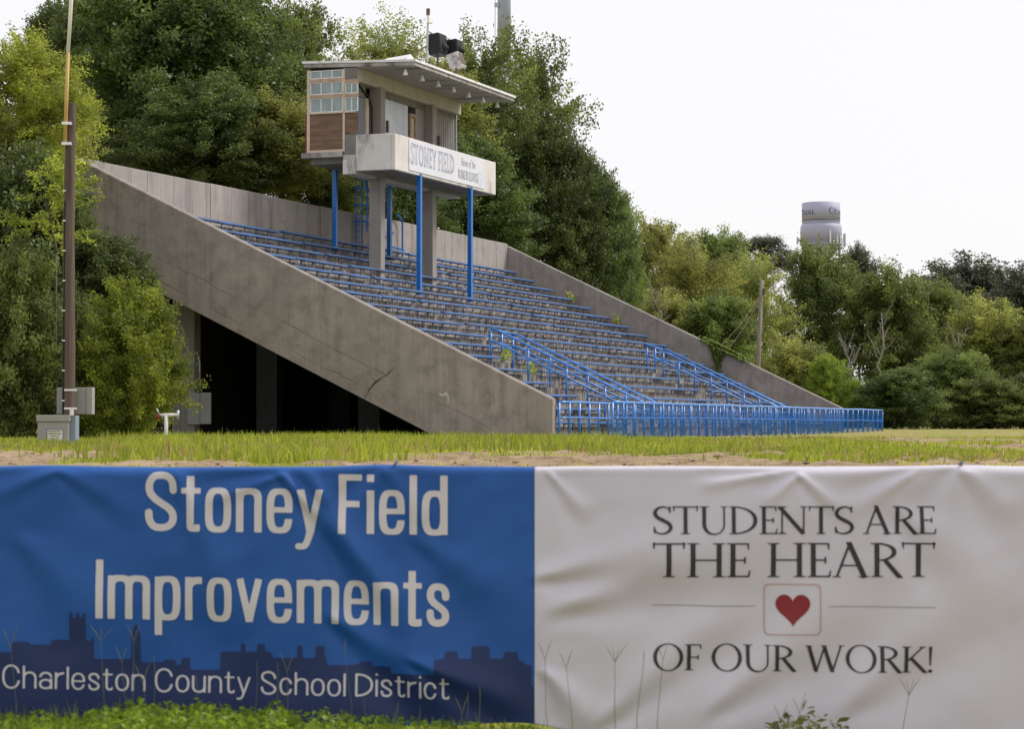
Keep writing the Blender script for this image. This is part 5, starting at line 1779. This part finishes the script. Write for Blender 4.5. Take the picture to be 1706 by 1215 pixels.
# nothing grows inside the stand
du = (x - X0) * S_ + (y - D0) * C_
dv = -(x - X0) * C_ + (y - D0) * S_
keep &= ~((du > -.1) & (dv > -.25))
x, y, patch = x[keep], y[keep], patch[keep]
tall = sstep(.54, .70, fbm(x * .8, y * .45, 90, 3))
left = 1 - sstep(-4, 6, x - .05 * (y - 40))
near = sstep(26, 46, y)
h_ = (.025 + .03 * r.random(len(x))) * (1.15 + .45 * near) + (.05 + .16 * near) * tall * (.35 + .65 * left) * r.random(len(x)) + .12 * near * (r.random(len(x)) < .03)
h_ = h_ * (.75 + .55 * sstep(42, 58, y) * left * sstep(-.185, -.12, x / y) + .2 * left)
tn = np.clip(.42 + 2.1 * (fbm(x * .35, y * .2, 44, 3) - .5) + r.normal(0, .2, len(x)) - .25 * tall, 0, 1)
# tussocks: taller, darker bunches
rt = np.random.default_rng(17)
tx_, ty_, th_, tt_ = [], [], [], []
for i in range(520):
    d_ = rt.uniform(38, 80) if i < 430 else rt.uniform(29, 38)
    a_ = rt.uniform(-.235, .16) if i < 370 else (rt.uniform(-.235, .235) if i < 430 else rt.choice((rt.uniform(-.165, -.075), rt.uniform(.14, .22))))
    cx_, cy_ = a_ * d_, d_
    u_ = (cx_ - X0) * S_ + (cy_ - D0) * C_
    if u_ > -.6 and -(cx_ - X0) * C_ + (cy_ - D0) * S_ > -.8:
        continue
    m_ = int(rt.integers(25, 110))
    sz_ = rt.uniform(.25, .8)
    tx_.append(cx_ + rt.normal(0, sz_, m_))
    ty_.append(cy_ + rt.normal(0, sz_ * .8, m_))
    hh_ = rt.uniform(.14, .36) * (1.2 if a_ < .04 else .65) * (.55 + .45 * min(1, d_ / 52))
    if a_ < -.17:
        hh_ *= .5
    th_.append(hh_ * rt.uniform(.45, 1.15, m_))
    tt_.append(np.clip(rt.uniform(.05, .4) + rt.normal(0, .1, m_), 0, 1))
x, y = np.concatenate([x] + tx_), np.concatenate([y] + ty_)
wid_ = np.concatenate([.014 + .010 * r.random(len(h_)), .022 + .02 * r.random(sum(len(q) for q in th_))])
h_, tn = np.concatenate([h_] + th_), np.concatenate([tn] + tt_)
h_ = h_ * .88
dry = (fbm(x * .9, y * .5, 123, 3) > .60) & (r.random(len(x)) < .75) | (r.random(len(x)) < .10)
for nm, sel, mt, lb in (('field_grass', ~dry, 'grass', 'yellow-green rough grass growing over the field'), ('dry_grass', dry, 'dry', 'straw-coloured dead grass mixed through the field')):
    hs_ = h_[sel] * (1 if nm == 'field_grass' else .75)
    v, f, c, t = blades(x[sel], y[sel], ground_z(x[sel], y[sel]), hs_, wid_[sel], tn[sel], r)
    tag(link(nm, raw_mesh(nm, v, f, c, M[mt], t)), lb, 'grass', None, 'stuff')

# clods lying on the bare sand
rt = np.random.default_rng(23)
s = MB()
for i in range(700):
    d_ = rt.uniform(25.5, 40)
    x_ = rt.uniform(-.235, .235) * d_
    if sand_amount(x_, d_) < .6:
        continue
    q = min(.07, abs(rt.normal(0, .022)) + .010)
    z_ = float(ground_z(x_, d_))
    p6 = [(x_ + q * rt.uniform(.7, 1.4), d_, z_), (x_ - q * rt.uniform(.7, 1.4), d_, z_), (x_, d_ + q, z_), (x_, d_ - q, z_), (x_ + q * .2, d_, z_ + q * rt.uniform(.25, .6)), (x_, d_, z_ - q * .5)]
    s.add(p6, [(0, 2, 4), (2, 1, 4), (1, 3, 4), (3, 0, 4), (2, 0, 5), (1, 2, 5), (3, 1, 5), (0, 3, 5)])
tag(s.obj('sand_clods', plain('dry_clod', (.20, .14, .095), .95, .5, 3)), 'dry clods of earth scattered on the bare sand', 'clods', None, 'stuff')

# weeds in front of the banners
def clover(px0, px1, n, top, seed, d0=8.9, d1=9.62):
    r = np.random.default_rng(seed)
    px = r.uniform(px0, px1, n)
    dd = r.uniform(d0, d1, n)
    x = (px - 853) / F * dd
    ht = top(px) * MM
    z = ht * r.random(n) ** .7 + .01
    return np.stack([x, dd, z], -1), r
def top_left(px):
    base = bz(1180) / MM
    return np.interp(px, [-100, 60, 150, 300, 420, 480, 600, 700, 780, 900], [24, 26, 32, 50, 46, 34, 24, 17, 11, 4]) * (.55 + .9 * fbm(px * .03, px * 0, 3, 3)) + bz(1213) / MM
P1, r = clover(-100, 480, 7600, top_left, 1)
P2, _ = clover(430, 900, 2600, top_left, 2)
v, f, c, t = leaf_cloud(np.concatenate([P1, P2]), .028, .024, np.clip(r.normal(.36, .28, len(P1) + len(P2)), 0, 1), r, 1.0)
w1 = link('broadleaf_weeds', raw_mesh('broadleaf_weeds', v, f, c, M['weed'], t))
tag(w1, 'bright green low weeds along the bottom of the blue banner', 'weeds', None, 'stuff')
def top_white(px):
    return np.interp(px, [1250, 1290, 1330, 1360, 1420, 1470, 1520], [0, 20, 38, 28, 12, 20, 0]) * (.6 + .8 * fbm(px * .05, px * 0, 9, 3)) + bz(1213) / MM
P3, r = clover(1255, 1415, 420, top_white, 3)
v, f, c, t = leaf_cloud(P3, .042, .016, np.clip(r.normal(.25, .15, len(P3)), 0, 1), r, .8)
w2 = link('broadleaf_weeds', raw_mesh('broadleaf_weeds', v, f, c, M['leaf_mid'], t))
tag(w2, 'darker clump of weeds at the foot of the white banner', 'weeds', None, 'stuff')
# fine grass blades and tall seed stalks
r = np.random.default_rng(9)
n = 4600
px = r.uniform(-100, 900, n)
dd = r.uniform(8.9, 9.6, n)
hh = (bz(1213) + MM * np.interp(px, [-100, 0, 250, 400, 600, 900], [40, 46, 60, 52, 36, 24])) * (.5 + .6 * r.random(n))
v, f, c, t = blades((px - 853) / F * dd, dd, np.zeros(n), hh, .006, np.clip(r.normal(.45, .2, n), 0, 1), r, .35)
tg = link('tall_grass', raw_mesh('tall_grass', v, f, c, M['weed'], t))
tag(tg, 'fine grass blades standing in the weeds before the banners', 'grass', None, 'stuff')
s = MB()
random.seed(13)
STALKS = [(170, 1040, 'y'), (225, 1040, 'v'), (205, 1075, 'v'), (20, 1050, 'v'), (480, 1090, 'v'), (465, 1100, 'i'), (575, 1065, 'i'), (780, 1150, 'i'), (800, 1145, 'i'), (770, 1160, 'v'), (660, 1170, 'i'), (610, 1165, 'i'), (430, 1105, 'i'),
          (908, 1070, 'v'), (943, 1085, 'v'), (1024, 1075, 'w'), (1071, 1085, 'i'), (1104, 1070, 'v'), (1512, 1130, 'w'), (700, 1185, 'i'), (330, 1120, 'i'), (240, 1110, 'v'), (260, 1090, 'i'), (1330, 1160, 'v'), (1300, 1175, 'v')]
for px, py, kd in STALKS:
    D_ = random.uniform(9.05, 9.5)
    X = lambda p: (p - 853) / F * D_
    Zt = H + D_ * math.tan(PITCH - math.atan((py + 28 - 607.5) / F))
    x0_ = X(px + random.uniform(-14, 14))
    x1_ = X(px)
    bend = random.uniform(-.018, .018)
    s.tube([(x0_, D_, 0), (x0_ * .6 + x1_ * .4 + bend, D_, Zt * .5), (x1_, D_, Zt)], [.0017, .0014, .0010], 4)
    heads = {'v': (-.45, .35), 'w': (-.6, -.15, .35, .7), 'y': (-.7, .05, .9), 'i': (random.uniform(-.2, .2),)}[kd]
    for h in heads:
        l = random.uniform(.055, .085)
        s.tube([(x1_, D_, Zt - .004), (x1_ + l * h * .55, D_, Zt + l * .6), (x1_ + l * h, D_, Zt + l)], [.0011, .0016, .0006], 4)
so_ = s.mesh('seed_stalks', M['stalk'])
a_ = so_.attributes.new('tint', 'FLOAT', 'POINT')
a_.data.foreach_set('value', np.full(len(so_.vertices), .6, np.float32))
sd = link('seed_stalks', so_)
tag(sd, 'thin forked grass seed stalks rising in front of the banners', 'grass', None, 'stuff')

for o in bpy.data.objects:
    if '_o' in o:
        del o['_o']
